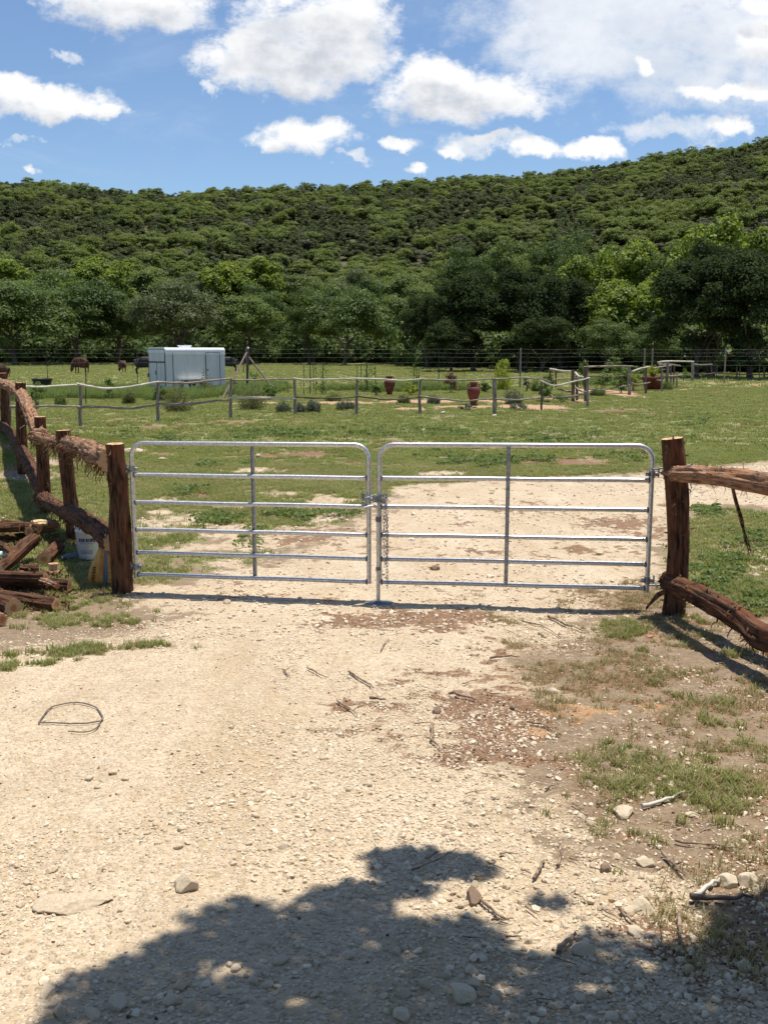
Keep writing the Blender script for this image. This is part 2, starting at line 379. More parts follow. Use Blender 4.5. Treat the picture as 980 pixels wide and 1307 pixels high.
M['mulch'] = mat('cedar_mulch', lambda N: N.mix(N.ramp(N.noise(N.pos(), 9, 3), .3, .7), (.30,.15,.08), (.58,.36,.22)), .95)
# foliage colours
M['leaf_oak'] = leafmat('live_oak_leaf', (.050,.085,.022), (.115,.162,.042), .38)
M['leaf_mesq'] = leafmat('pale_oak_leaf', (.085,.125,.032), (.155,.205,.055), .38)
M['leaf_grey'] = leafmat('grey_green_leaf', (.070,.094,.038), (.125,.150,.060))
M['leaf_bright'] = leafmat('bright_pecan_leaf', (.12,.175,.025), (.22,.28,.045), .42)
M['leaf_dark'] = leafmat('dark_cedar_elm_leaf', (.022,.038,.013), (.058,.082,.028), .28, rough=.75, spec=.08)
M['leaf_yel'] = leafmat('yellow_green_leaf', (.17,.22,.02), (.30,.34,.05), .4, nscale=2)
M['leaf_green'] = leafmat('fresh_green_leaf', (.085,.150,.035), (.165,.235,.065), .4, nscale=2)
M['leaf_olive'] = leafmat('olive_feathery_leaf', (.09,.11,.035), (.17,.18,.07), .35, nscale=2)
M['leaf_lav'] = leafmat('grey_lavender_leaf', (.07,.09,.055), (.15,.17,.12), .25, nscale=2)
M['leaf_pink'] = leafmat('pink_tipped_leaf', (.07,.10,.03), (.34,.19,.12), .3, nscale=6)
M['hill_juniper'] = leafmat('hill_juniper_leaf', (.052,.074,.025), (.092,.115,.038), .34, nscale=.02)
M['hill_oak'] = leafmat('hill_oak_leaf', (.105,.145,.034), (.175,.22,.056), .42, nscale=.02)
M['hill_bare'] = leafmat('hill_greyish_leaf', (.10,.10,.07), (.17,.165,.12), .2, nscale=.02)
M['leaf_weed'] = leafmat('weed_leaf', (.12,.175,.050), (.20,.25,.085), .4, nscale=2)
M['grass'] = leafmat('grass_blade', (.150,.198,.056), (.33,.335,.135), .38, nscale=.8)
M['drygrass'] = leafmat('dry_grass_blade', (.24,.20,.10), (.42,.36,.20), .3, nscale=.8)
M['flower'] = mat('yellow_petals', lambda N: N.mix(N.noise(N.obj(), 30, 2), (.85,.55,.02), (.9,.65,.05)), .6)
M['clay'] = mat('red_clay', lambda N: N.mix(N.noise(N.obj(), 20, 3), (.34,.15,.08), (.48,.25,.15)), .95)

# ------------------------------------------------------------------ ground cover masks, laid out in metres
def poly(pts): return np.array([tuple(P(a, b))[:2] for a, b in pts])
def sdist(poly_, x, y):
    """signed distance to a polygon, positive inside"""
    d = np.full(x.shape, 1e9); ins = np.zeros(x.shape, bool); n = len(poly_)
    for i in range(n):
        ax, ay = poly_[i]; bx, by = poly_[(i+1) % n]; ex, ey = bx-ax, by-ay
        wx, wy = x-ax, y-ay; t = np.clip((wx*ex+wy*ey)/(ex*ex+ey*ey+1e-12), 0, 1)
        d = np.minimum(d, (wx-ex*t)**2 + (wy-ey*t)**2)
        c = ((ay > y) != (by > y)) & (x < (bx-ax)*(y-ay)/(by-ay+1e-12)+ax); ins ^= c
    return np.where(ins, 1, -1)*np.sqrt(d)
rp = poly([(-400,1290),(-420,900),(-300,800),(-60,872),(60,846),(185,826),(205,795),(150,768),(158,746),(215,742),(330,716),(395,690),(440,668),(486,640),(520,622),(640,610),(760,607),(845,602),(985,592),(1150,585),(1500,575)]) \
  if False else None
def build_road():
    near = [(-9, -12), (-9, 5.0)]
    mid = [tuple(P(a, b))[:2] for a, b in [(-60,845),(60,822),(170,812),(205,790),(150,768),(160,748),(215,742),(330,716),(395,690),(440,668),(486,640),(520,622),(640,611),(760,607),(845,602),(985,588),(1150,578),(1400,566)]]
    back = [tuple(P(a, b))[:2] for a, b in [(1400,640),(1150,640),(990,652),(900,648),(868,668),(850,715),(848,758),(800,778),(740,800),(700,850),(735,900),(640,960),(690,1010),(735,1080),(860,1130),(905,1180),(960,1250),(1000,1306)]]
    return np.array(near + mid + back + [(3, 0), (3.5, -12)])
ROAD = build_road()
def pxell(px, py, rx, ry):
    a = P(px, py); b = P(px, py-ry); c = P(px, py+ry)
    return (a.x, a.y, rx*mpp(a.y), max(.05, (b.y-c.y)/2))
def ell(lst, x, y):
    m = np.full(x.shape, -1e3)
    for (cx_, cy_, rx, ry, w) in lst:
        m = np.maximum(m, w*(1 - np.sqrt(((x-cx_)/rx)**2 + ((y-cy_)/ry)**2)))
    return m
GREEN_NEAR = [(*pxell(*a), w) for a, w in [((90,790,110,16),1),((20,775,60,12),1),((110,832,80,9),.8),((10,850,40,12),.9),
   ((800,960,60,30),1),((860,1000,120,70),1.3),((930,930,60,40),1),((840,985,100,45),.9),((960,960,60,40),.8),((830,1060,90,35),.7),((800,805,40,14),.9),((845,830,60,16),.8),
   ((700,1035,16,8),.5),((860,880,30,20),.5),((640,1035,18,10),1),((960,860,60,40),.3),
   ((150,700,100,40),1),((60,640,80,60),1)]]
SANDPATCH = [(*pxell(*a), w) for a, w in [((170,575,30,5),.8),((330,690,120,24),1.2),((250,700,90,16),1),((420,640,60,12),.8),((560,605,60,5),.8),((420,660,60,12),.9),((280,720,60,10),.9),((240,672,90,12),1),((330,600,60,6),.8),((60,590,50,9),.9),((250,660,60,9),.9),((300,645,50,7),.9),((200,665,50,6),.8),((380,700,40,10),1),
   ((205,655,30,8),1),((440,560,30,3),.7),((790,575,60,5),.5),((30,605,60,20),.8),((350,630,60,6),.7),((215,640,40,8),.7)]]
BROWN = [(*pxell(*a), w) for a, w in [((390,580,80,7),1),((340,583,60,4),1),((450,592,50,5),.8),((260,633,25,4),1),((300,745,45,8),.9),((390,690,60,12),.6),
   ((560,788,150,18),1.2),((500,700,80,10),.7),((640,705,60,10),.6),((650,915,140,55),1.3),((600,960,60,24),.9),((560,900,110,25),.4),((820,765,140,26),1.2),((700,850,150,40),.8),((740,700,80,14),.5),((540,705,40,14),.6),((800,860,130,55),1),((900,900,100,30),.9),((930,1100,90,60),.7),
   ((900,1200,110,60),.9),((660,960,70,30),.9),((470,790,40,7),.8),((160,800,60,10),.5),((690,850,60,40),.5),((790,525,40,4),.8),((715,520,20,3),.8),((120,760,60,12),.9),((30,600,40,20),.6),((560,760,200,8),.3)]]
TERRA = [(*pxell(*a), w) for a, w in [((760,912,120,22),1.3),((830,905,60,10),1),((835,815,20,10),1),((700,935,60,12),.7),((860,770,40,8),.7),((160,745,25,6),.8),((940,1190,40,14),.5)]]
MULCH = [(*pxell(*a), w) for a, w in [((540,512,90,4),1),((430,514,80,5),.7),((600,520,80,4),.8),((680,520,70,5),1),((760,500,50,5),1.2),((790,503,30,6),1.2),((715,508,40,6),1),((330,515,60,3),.6),((230,514,70,3),.6),
   ((875,484,14,2.5),1),((950,490,80,3),.8),((880,497,60,2),.5),((520,522,40,3),.8),((620,512,60,4),.7)]]
TALL = [(*pxell(*a), w) for a, w in [((330,498,44,9),1),((560,497,60,4),.8),((500,498,60,4),.7),((240,506,60,6),1),((150,503,170,7),1),((250,500,110,8),1),((40,508,60,7),1),((430,498,60,3),.6),((770,490,50,5),.8)]]
def masks(x, y):
    n1 = fbm(x*.9, y*.9, 21) - .5; n2 = fbm(x*4, y*4, 31) - .5; n3 = fbm(x*.25, y*.25, 41) - .5; n4 = fbm(x*13, y*13, 37, 2) - .5
    s = sdist(ROAD, x, y); w = np.clip(.22 + y*.035, .22, 1.3)
    sand = sst(s + w*(n1*2.2 + n2*2.4 + n4*1.4), -w, w)
    sand = np.maximum(sand, .9*sst(ell(SANDPATCH, x, y) + n1*1.6 + n2*1.8 + n4*1.2, -.1, .9))
    bare = sst(n1 + .55*n2 + .5*n3 + .4*n4 + .10*sst(-y, -16, -10), .06, .24)*sst(y, 8.5, 10)*sst(-y, -34, -20)     # thin patches in the turf
    sand = np.maximum(sand, bare*.62)
    br = sst(ell(BROWN, x, y) + n1*1.2 + n2*1.6 + n4*1.2, -.1, .85)
    br = np.maximum(br, .85*sst(n3*.7 + n1 + .55*n2 + .4*n4, .12, .34)*sst(y, 9, 12))*.95
    te = sst(ell(TERRA, x, y) + n1*1.4 + n2*1.8 + n4*1.2, .0, 1.0)*.9
    mu = sst(ell(MULCH, x, y) + n1*1.1 + n2*.6, .1, .7)*.9
    near_side = sst(-y, -8.9, -8.2)
    green = sst(1 - sand + 1.1*n1 + 1.3*n2 + .9*n4, .25, .95)*(1 - near_side)
    rightf = sst(x, 2.2, 2.8)*sst(y, 7.2, 8.4)
    green = np.maximum(green, rightf*sst(n1+n2*1.3+n4, -.3, .25)*(1-sst(s, -.2, .3)))
    green = np.maximum(green, .9*sst(ell(GREEN_NEAR, x, y) + n1*1.6 + n2*2.4 + n4*1.6, .0, 1.0))
    green = green*(1-.8*br*(1-near_side))*(1-mu)
    off = (1 - sst(s + w*(n2*2+n4), -.4, .2))*near_side                              # beside the drive: brown litter
    br = np.maximum(br, off*sst(n1+n2*1.4+n4, -.34, .15)*.85*sst(x, 0, 1))
    return sand*(1-mu), np.clip(green, 0, 1), np.clip(br, 0, 1), te, mu

# ------------------------------------------------------------------ ground sheet
def ax(fine0, fine1, step, lo, hi, gr):
    a = list(np.arange(fine0, fine1, step)); d = step
    while a[-1] < hi: d *= gr; a.append(a[-1]+d)
    d = step; b = [fine0]
    while b[-1] > lo: d *= gr*1.02; b.append(b[-1]-d)
    return np.array(b[1:][::-1] + a)
gx = ax(-3.6, 3.6, .028, -1500, 1500, 1.045); gy = ax(2.2, 10, .028, -1200, 1900, 1.022)
X, Y = np.meshgrid(gx, gy); nx, ny = len(gx), len(gy)
Z = gfull(X, Y)
sand, green, br, te, mu = masks(X.ravel(), Y.ravel())
def ground_mat():
    m = bpy.data.materials.new('earth_and_turf'); m.use_nodes = True; N = NT(m.node_tree); b = N.n['Principled BSDF']
    b.inputs['Roughness'].default_value = .95; b.inputs['Specular IOR Level'].default_value = .08
    p = N.pos(); n5 = N.noise(p, .5, 4); n20 = N.noise(p, 2.2, 4); n80 = N.noise(p, 14, 5, .65); n300 = N.noise(p, 60, 4, .7)
    vor = N.new('ShaderNodeTexVoronoi'); vor.inputs['Scale'].default_value = 46; N.l.new(p, vor.inputs[0])
    vor2 = N.new('ShaderNodeTexVoronoi'); vor2.inputs['Scale'].default_value = 105; N.l.new(p, vor2.inputs[0])
    # limestone drive: pale dust with crushed stone pressed in
    rut = N.noise(N.scalev(p, (1.5, .55, 1)), 1, 4, .6)
    c = N.mix(N.ramp(n20, .3, .7), (.575,.46,.32), (.495,.385,.26)); c = N.mix(N.math('MULTIPLY', N.ramp(rut, .5, .66), .65), c, (.44,.325,.195)); c = N.mix(N.math('MULTIPLY', N.ramp(rut, .48, .34), .6), c, (.62,.52,.385))
    c = N.mix(N.math('MULTIPLY', N.ramp(n80, .46, .68), .62), c, (.40,.30,.19))
    sp = N.new('ShaderNodeSeparateColor'); N.l.new(vor.outputs['Color'], sp.inputs[0])
    chips = N.math('MULTIPLY', N.math('MULTIPLY', N.ramp(sp.outputs[0], .55, .62), N.ramp(vor.outputs['Distance'], .42, .3)), N.ramp(n20, .38, .6))
    c = N.mix(N.math('MULTIPLY', chips, .8), c, N.mix(sp.outputs[1], (.66,.60,.49), (.50,.41,.30)))
    sp2 = N.new('ShaderNodeSeparateColor'); N.l.new(vor2.outputs['Color'], sp2.inputs[0])
    c = N.mix(N.math('MULTIPLY', N.ramp(sp2.outputs[0], .7, .78), .5), c, N.mix(N.ramp(sp2.outputs[1], .4, .6), (.27,.20,.13), (.68,.62,.52)))
    sand_c = c
    turf = N.mix(N.ramp(n80, .3, .68), (.170,.198,.074), (.262,.262,.120))
    turf = N.mix(N.math('MULTIPLY', N.ramp(n20, .42, .68), .65), turf, (.34,.30,.165))
    turf = N.mix(N.math('MULTIPLY', N.ramp(n5, .45, .7), .4), turf, (.14,.19,.055))
    turf = N.mix(N.math('MULTIPLY', N.ramp(n300, .5, .7), .35), turf, (.10,.10,.045))
    soil = N.mix(N.ramp(n80, .3, .7), (.30,.225,.15), (.21,.15,.10))
    brn = N.mix(N.ramp(n80, .3, .7), (.135,.072,.042), (.27,.155,.09)); brn = N.mix(N.math('MULTIPLY', N.ramp(n300, .5, .65), .6), brn, (.36,.27,.19))
    brk = N.math('ADD', N.math('MULTIPLY', N.math('SUBTRACT', n80, .5), 1.5), N.math('MULTIPLY', N.math('SUBTRACT', n300, .5), 1.2))
    def soft(a, k=1.): return N.ramp(N.math('ADD', N.attr(a), N.math('MULTIPLY', brk, k)), .3, .7)
    r = N.mix(soft('m_green'), soil, turf)
    r = N.mix(soft('m_sand', 1.2), r, sand_c)
    gl = N.math('MULTIPLY', soft('m_green'), .55)
    r = N.mix(gl, r, turf)
    r = N.mix(N.math('MULTIPLY', soft('m_brown', 1.3), .95), r, brn)
    r = N.mix(N.math('MULTIPLY', soft('m_terra'), .85), r, N.mix(n80, (.36,.19,.095), (.50,.31,.17)))
    r = N.mix(soft('m_mulch', .8), r, N.mix(N.ramp(n80, .35, .65), (.34,.19,.11), (.54,.37,.24)))
    N.put(b.inputs['Base Color'], r)
    h = N.math('ADD', N.math('MULTIPLY', n80, 1.4), N.math('ADD', N.math('MULTIPLY', n300, .5), N.math('MULTIPLY', N.ramp(vor.outputs['Distance'], .5, .15), .5)))
    bn = N.new('ShaderNodeBump'); bn.inputs['Distance'].default_value = .016; bn.inputs['Strength'].default_value = .9; N.l.new(h, bn.inputs['Height']); N.l.new(bn.outputs[0], b.inputs['Normal'])
    return m
GM = ground_mat()
def sheet(name, sel):
    """sel: grid cells of this sheet"""
    iy, ix = np.nonzero(sel); a = iy*nx+ix
    q = np.stack([a, a+1, a+nx+1, a+nx], 1); used, inv = np.unique(q.ravel(), return_inverse=True)
    me = bpy.data.meshes.new(name); V_ = np.stack([X.ravel(), Y.ravel(), Z.ravel()], 1)[used]
    me.vertices.add(len(used)); me.vertices.foreach_set('co', V_.ravel())
    me.loops.add(q.size); me.loops.foreach_set('vertex_index', inv.astype(np.int32))
    me.polygons.add(len(q)); me.polygons.foreach_set('loop_start', np.arange(0, q.size, 4, dtype=np.int32)); me.polygons.foreach_set('loop_total', np.full(len(q), 4, np.int32))
    me.polygons.foreach_set('use_smooth', np.ones(len(q), bool))
    me.update(calc_edges=True)
    for nm, arr in (('m_sand', sand), ('m_green', green), ('m_brown', br), ('m_terra', te), ('m_mulch', mu)):
        at = me.attributes.new(nm, 'FLOAT', 'POINT'); at.data.foreach_set('value', arr[used].astype(np.float32))
    me.materials.append(GM)
    o = bpy.data.objects.new(name, me); COL.objects.link(o); o['kind'] = 'structure'; return o
inroad = (sdist(ROAD, X.ravel(), Y.ravel()).reshape(X.shape)[:-1, :-1] > 0)
sheet('dirt_road', inroad); sheet('ground', ~inroad)

# ------------------------------------------------------------------ hillside
SKY = [(-400,240),(0,228),(60,231),(130,241),(210,245),(290,241),(350,238),(440,234),(500,229),(560,226),(600,219),(660,222),(700,217),(760,208),(830,200),(900,188),(980,174),(1200,150),(1500,160)]
RID = 560.
sx_ = [pxdir(a, b).x/pxdir(a, b).y*RID for a, b in SKY]; sz_ = [EYE + pxdir(a, b).z/pxdir(a, b).y*RID - 5.0 for a, b in SKY]
def hill(x, y):
    hr = np.interp(x*RID/np.maximum(y, RID*.6), sx_, sz_) + 7*(fbm(x*.012, y*.012, 51)-.5)
    t = np.clip((y-188 + 14*(fbm(x*.01, y*0, 52)-.5))/(RID-188), 0, 1.5)
    h = hr*np.where(t < 1, .86*t**1.12 + .14*t*t*(3-2*t), 1 - .25*(t-1))
    h = h + 9*(fbm(x*.02, y*.02, 55, 3)-.5)*np.clip(t*3, 0, 1)*np.clip((1.05-t)*3, 0.25, 1)
    return h - .4
hx = np.arange(-720, 721, 12.); hy = np.arange(170, 880, 10.)
HX, HY = np.meshgrid(hx, hy); HZ = hill(HX, HY)
hm = bpy.data.meshes.new('hillside'); n_ = len(hx)
hm.from_pydata(np.stack([HX.ravel(), HY.ravel(), HZ.ravel()], 1).tolist(), [], [(j*n_+i, j*n_+i+1, (j+1)*n_+i+1, (j+1)*n_+i) for j in range(len(hy)-1) for i in range(n_-1)])
hm.polygons.foreach_set('use_smooth', [True]*len(hm.polygons))
hm.materials.append(mat('scrubby_hill_soil', lambda N: N.mix(N.ramp(N.noise(N.pos(), .15, 4), .35, .65), (.050,.055,.022), (.10,.095,.045)), .95))
ho = bpy.data.objects.new('hillside', hm); COL.objects.link(ho); ho['kind'] = 'structure'

# ------------------------------------------------------------------ foliage
def leaf_quads(c, nrm, size, r, asp=1.6, tri=False):
    """many small leaf faces; c, nrm: n x 3"""
    n = len(c); nrm = nrm/(np.linalg.norm(nrm, axis=1)[:, None]+1e-9)
    a = r.normal(size=(n, 3)); u = np.cross(nrm, a); u /= np.linalg.norm(u, axis=1)[:, None]+1e-9; w = np.cross(nrm, u)
    s = (size*r.uniform(.6, 1.35, n))[:, None]; su, sw = u*s*.5*asp**.5, w*s*.5/asp**.5
    return np.stack([c-su, c+sw*1.0, c+su, c-sw*1.0], 1)      # pointed leaf-shaped face
def quads_mesh(name, Q, m):
    me = bpy.data.meshes.new(name); n = len(Q)
    me.vertices.add(n*4); me.vertices.foreach_set('co', Q.reshape(-1))
    me.loops.add(n*4); me.loops.foreach_set('vertex_index', np.arange(n*4, dtype=np.int32))
    me.polygons.add(n); me.polygons.foreach_set('loop_start', np.arange(0, n*4, 4, dtype=np.int32)); me.polygons.foreach_set('loop_total', np.full(n, 4, np.int32))
    me.update(calc_edges=True); me.materials.append(m); return me
def crown_pts(r, rx, rz, zc, nb, nl, bs=(.22,.42), flatb=.5, shape='round', nup=.35):
    """leaf positions on clumps spread through the crown's volume"""
    C, Nn = [], []
    for k in range(nb):
        while True:
            d = r.normal(size=3); d /= np.linalg.norm(d)
            if d[2] > -.45 or r.random() < .2: break
        rad = r.uniform(.45, .95)
        c = d*rad
        if shape == 'cone': c = np.array([d[0]*(1-abs(c[2]+.3)*.55)*rad, d[1]*(1-abs(c[2]+.3)*.55)*rad, r.uniform(-1, 1)])
        if c[2] < 0: c[2] *= flatb*2
        b = r.uniform(*bs)
        q = r.normal(size=(nl, 3)); q /= np.linalg.norm(q, axis=1)[:, None]; q[:, 2] = np.where(q[:, 2] < -.3, -q[:, 2]*.6, q[:, 2])
        rr = r.uniform(.55, 1.12, nl)[:, None]*(1+.25*(noise3(q[:,0]*3+k, q[:,1]*3, q[:,2]*3, k)-.5))[:, None]
        C.append((c + q*rr*b*np.array((1, 1, .8)))*np.array((rx, rx, rz)) + np.array((0, 0, zc)))
        Nn.append(q + r.normal(size=(nl, 3))*.55 + np.array((0, 0, nup)))
    return np.vstack(C), np.vstack(Nn)
def crown_mesh(name, seed, rx, rz, zc, nb, nl, size, m, **kw):
    r = np.random.default_rng(seed); c, n = crown_pts(r, rx, rz, zc, nb, nl, **kw)
    return quads_mesh(name, leaf_quads(c, n, size, r), m)
def wiggle(a, b, n, amp, r):
    a, b = np.array(a, float), np.array(b, float); t = np.linspace(0, 1, n)[:, None]
    off = np.cumsum(r.normal(size=(n, 3)), 0)*amp/math.sqrt(n); off -= t*off[-1] + (1-t)*off[0]
    return a + (b-a)*t + off
def trunk_mesh(name, seed, h, rad, spread, nlimb=6, m=None, forks=1):
    r = np.random.default_rng(seed); mb = MB()
    for f in range(forks):
        b0 = np.array((r.uniform(-.4,.4)*forks*.5, r.uniform(-.3,.3)*forks*.5, -.15)); t0 = b0 + np.array((r.uniform(-.2,.2)*h, r.uniform(-.2,.2)*h, h))
        p = wiggle(b0, t0, 7, h*.06, r); mb.tube(p, np.linspace(rad, rad*.55, 7)*np.array([1.35]+[1]*6), 9, rough=.18, seed=seed)
        for k in range(nlimb):
            s = p[r.integers(3, 7)]; a = r.uniform(0, 6.28)
            e = s + np.array((math.cos(a)*spread*r.uniform(.5,.9), math.sin(a)*spread*r.uniform(.5,.9), h*r.uniform(.5,1.3)))
            q = wiggle(s, e, 6, spread*.12, r); mb.tube(q, np.linspace(rad*.42, rad*.08, 6), 6, rough=.15, seed=seed+k)
    return mb.mesh(name, m or M['trunk'])
def mk(name, me, parent=None, loc=(0,0,0)):
    o = bpy.data.objects.new(name, me); COL.objects.link(o); o.location = loc
    if parent is not None: o.parent = parent
    return o

# geometry-node scatter: the sheet's own mesh carries one sprig and the points it is set on
def scatter_group():
    ng = bpy.data.node_groups.new('scatter', 'GeometryNodeTree')
    ng.interface.new_socket('Geometry', in_out='INPUT', socket_type='NodeSocketGeometry'); ng.interface.new_socket('Geometry', in_out='OUTPUT', socket_type='NodeSocketGeometry')
    n = ng.nodes; l = ng.links; i = n.new('NodeGroupInput'); o = n.new('NodeGroupOutput')
    def na(nm, ty):
        a = n.new('GeometryNodeInputNamedAttribute'); a.data_type = ty; a.inputs[0].default_value = nm; return a.outputs[0]
    sep = n.new('GeometryNodeSeparateGeometry'); sep.domain = 'POINT'; l.new(i.outputs[0], sep.inputs[0]); l.new(na('is_sprig', 'BOOLEAN'), sep.inputs[1])
    mp = n.new('GeometryNodeMeshToPoints'); l.new(sep.outputs[1], mp.inputs[0])
    ip = n.new('GeometryNodeInstanceOnPoints'); l.new(mp.outputs[0], ip.inputs['Points']); l.new(sep.outputs[0], ip.inputs['Instance'])
    l.new(na('turn', 'FLOAT_VECTOR'), ip.inputs['Rotation']); l.new(na('size', 'FLOAT_VECTOR'), ip.inputs['Scale'])
    l.new(ip.outputs[0], o.inputs[0]); return ng
SG = scatter_group()
def scatter(name, proto, pts, scl, rot, label=None, cat=None):
    """proto: a mesh; pts n x 3, scl n or n x 3, rot n x 3"""
    pv = np.empty(len(proto.vertices)*3); proto.vertices.foreach_get('co', pv); pv = pv.reshape(-1, 3)
    me = proto.copy(); me.name = name; n0 = len(pv); n = len(pts); me.vertices.add(n)
    me.vertices.foreach_set('co', np.vstack([pv, pts]).ravel())
    scl = np.asarray(scl, float); scl = np.repeat(scl[:, None], 3, 1) if scl.ndim == 1 else scl
    for nm, ty, arr in (('size', 'FLOAT_VECTOR', np.vstack([np.ones((n0, 3)), scl])), ('turn', 'FLOAT_VECTOR', np.vstack([np.zeros((n0, 3)), rot]))):
        at = me.attributes.new(nm, ty, 'POINT'); at.data.foreach_set('vector', arr.astype(np.float32).ravel())
    at = me.attributes.new('is_sprig', 'BOOLEAN', 'POINT'); at.data.foreach_set('value', np.arange(n0+n) < n0)
    me.update()
    o = bpy.data.objects.new(name, me); COL.objects.link(o); md = o.modifiers.new('scatter', 'NODES'); md.node_group = SG
    return tag(o, label, cat, kind='stuff')

# --- hillside wood
def hill_points(n, seed):
    r = np.random.default_rng(seed); y = np.sqrt(r.uniform(196**2, 640**2, n)); x = r.uniform(-1, 1, n)*(y*.50+60)
    return x, y
hxp, hyp = hill_points(26000, 5)
# thin to a minimum spacing
cell = {}; keep = []
for i in range(len(hxp)):
    k = (int(hxp[i]//3.9), int(hyp[i]//3.9))
    if k in cell: continue
    cell[k] = 1; keep.append(i)
hxp, hyp = hxp[keep], hyp[keep]; hzp = hill(hxp, hyp)
kindn = .5 + (fbm(hxp*.07, hyp*.035, 61, 3)-.5)*1.0 + .60*(rng.random(len(hxp))-.5)
foot = sst(-hyp, -330, -220)
kind = np.where(kindn + .16*foot > .63, 1, 0); kind = np.where((rng.random(len(hxp)) < .03), 2, kind)
HP = []
for nm, k, seed, rx, rz, zc, nb, nl, sz, m, shp in (('juniper_wood',0,71,3.0,2.9,2.6,20,110,.42,'hill_juniper','cone'),('juniper_wood',0,72,3.5,2.4,2.2,20,110,.42,'hill_juniper','round'),
        ('oak_wood',1,73,4.0,2.6,3.4,18,120,.42,'hill_oak','round'),('oak_wood',1,74,3.4,2.8,3.2,16,120,.42,'hill_oak','round'),('bare_wood',2,75,3.4,2.2,3.0,16,60,.32,'hill_bare','round')):
    me = crown_mesh(nm, seed, rx, rz, zc, nb, nl, sz, M[m], shape=shp, bs=(.30,.50), nup=1.0)
    idx = np.nonzero(kind == k)[0]
    if nm != 'bare_wood': idx = idx[(seed % 2)::2]
    n = len(idx); s = rng.uniform(.45, .95, n)*(1.2 if k == 1 else 1)
    scatter(nm, me, np.stack([hxp[idx], hyp[idx], hzp[idx]], 1), np.stack([s, s, s*rng.uniform(.8,1.15,n)], 1), np.stack([rng.uniform(-.1,.1,n), rng.uniform(-.1,.1,n), rng.uniform(0,6.28,n)], 1),
            {0:'dark juniper scrub covering the far hillside',1:'lighter green oaks dotted through the hillside wood',2:'greyish thin trees among the hillside wood'}[k])

# --- trees one can tell apart
PR = {}
def proto(kind, seeds, rx, rz, zc, nb, nl, sz, m, th, tr, **kw):
    PR[kind] = [(crown_mesh('crown', s, rx, rz, zc, nb, nl, sz, M[m], **kw), trunk_mesh('trunk', s, th, tr, rx*.8, 6, forks=kw.get('forks', 1) if False else (2 if s % 2 else 1))) for s in seeds]
proto('oak', (101,102,103), 8.5, 6.2, 7.2, 52, 361, 0.37, 'leaf_oak', 4.6, .42, bs=(.22,.38), nup=.75)
proto('pale', (111,112), 7.0, 6.2, 7.0, 46, 342, 0.36, 'leaf_mesq', 4.2, .34, bs=(.22,.38), nup=.75)
proto('grey', (121,122), 8.5, 5.4, 6.2, 50, 361, 0.33, 'leaf_grey', 4.0, .4, bs=(.22,.36), nup=.75)
proto('bright', (131,132,133), 5.4, 6.8, 8.4, 40, 285, 0.45, 'leaf_bright', 5.4, .3, bs=(.20,.38), nup=.7)
proto('dark', (141,142,143), 5.2, 5.4, 6.2, 48, 494, 0.26, 'leaf_dark', 3.0, .34, bs=(.20,.36), nup=.6)
tcount = {}
def tree(kind, px, Y, top, width, label, group=None, name=None, base=None, k=None):
    """top: photo row of the crown's top; width in photo pixels"""
    c0 = PR[kind]; i = tcount.get(kind, 0) if k is None else k; tcount[kind] = i+1
    cm, tm = c0[i % len(c0)]
    x = PD(px, 460, Y).x; z = float(hill(np.array(x), np.array(Y))) if Y > 200 else float(gz(x, Y))
    if Y > 200: z = max(z, 0)
    zt = PD(px, top, Y).z - z; ex = max(abs(v.co.z) for v in cm.vertices) if 'zt' not in cm else cm['zt']; cm['zt'] = ex
    wx = max(abs(v.co.x) for v in cm.vertices) if 'wx' not in cm else cm['wx']; cm['wx'] = wx
    sz = zt/ex; sw = width*mpp(Y)/2/wx
    t = empty(name or {'oak':'oak_tree','pale':'oak_tree','grey':'oak_tree','bright':'pecan_tree','dark':'evergreen_tree'}[kind], (x, Y, z), random.uniform(0, 6.28), label, 'tree', group)
    t.scale = (sw, sw, sz); mk('crown', cm, t); mk('trunk', tm, t); return t
BG = 'trees along the edge of the field'
# left and centre of the field edge
tree('oak', 20, 158, 352, 190, 'dark oak at the far left edge of the field, behind the red-brown cow', BG)
tree('oak', 95, 168, 338, 150, 'mid green oak standing behind the grazing red-brown cow', BG)
tree('oak', 150, 172, 366, 110, 'smaller dark oak between two large oaks left of the trailer', BG)
tree('grey', 226, 160, 356, 140, 'broad grey-green oak with a domed crown right behind the white trailer', BG)
tree('pale', 318, 166, 372, 110, 'light green low oak just right of the white trailer', BG)
tree('oak', 395, 166, 362, 80, 'dark narrow oak between the light low oak and the rounded oak', BG)
tree('oak', 440, 160, 356, 135, 'rounded mid green oak standing behind the left gate', BG)
tree('pale', 500, 172, 372, 90, 'pale rounded oak beside the dark evergreens at mid field', BG)
tree('dark', 545, 126, 372, 76, 'dark evergreen at the left end of the dense central clump', BG)
tree('dark', 602, 112, 342, 128, 'tallest black-green evergreen of the central clump', BG)
tree('dark', 665, 112, 338, 120, 'wide black-green evergreen in the middle of the central clump', BG)
tree('dark', 716, 116, 350, 110, 'dark evergreen at the right end of the central clump', BG)
tree('dark', 575, 108, 405, 80, 'low dark evergreen filling the foot of the central clump, left side', BG)
tree('dark', 690, 106, 400, 90, 'low dark evergreen filling the foot of the central clump, right side', BG)
tree('bright', 790, 112, 352, 112, 'bright yellow-green tree between the dark clumps right of centre', BG)
tree('oak', 775, 104, 402, 90, 'dark low oak under the bright yellow-green tree', BG)
tree('bright', 838, 118, 340, 90, 'tall light green tree left of the dark oak at the right', BG)
tree('oak', 835, 100, 405, 80, 'dark low oak behind the garden fence corner', BG)
tree('dark', 888, 86, 322, 140, 'large black-green oak with two trunks at the right edge of the lawn', BG)
tree('dark', 955, 82, 312, 150, 'black-green oak cut by the right edge of the photo', BG)
tree('dark', 905, 90, 300, 110, 'tall dark crown rising behind the two right-hand oaks', BG)
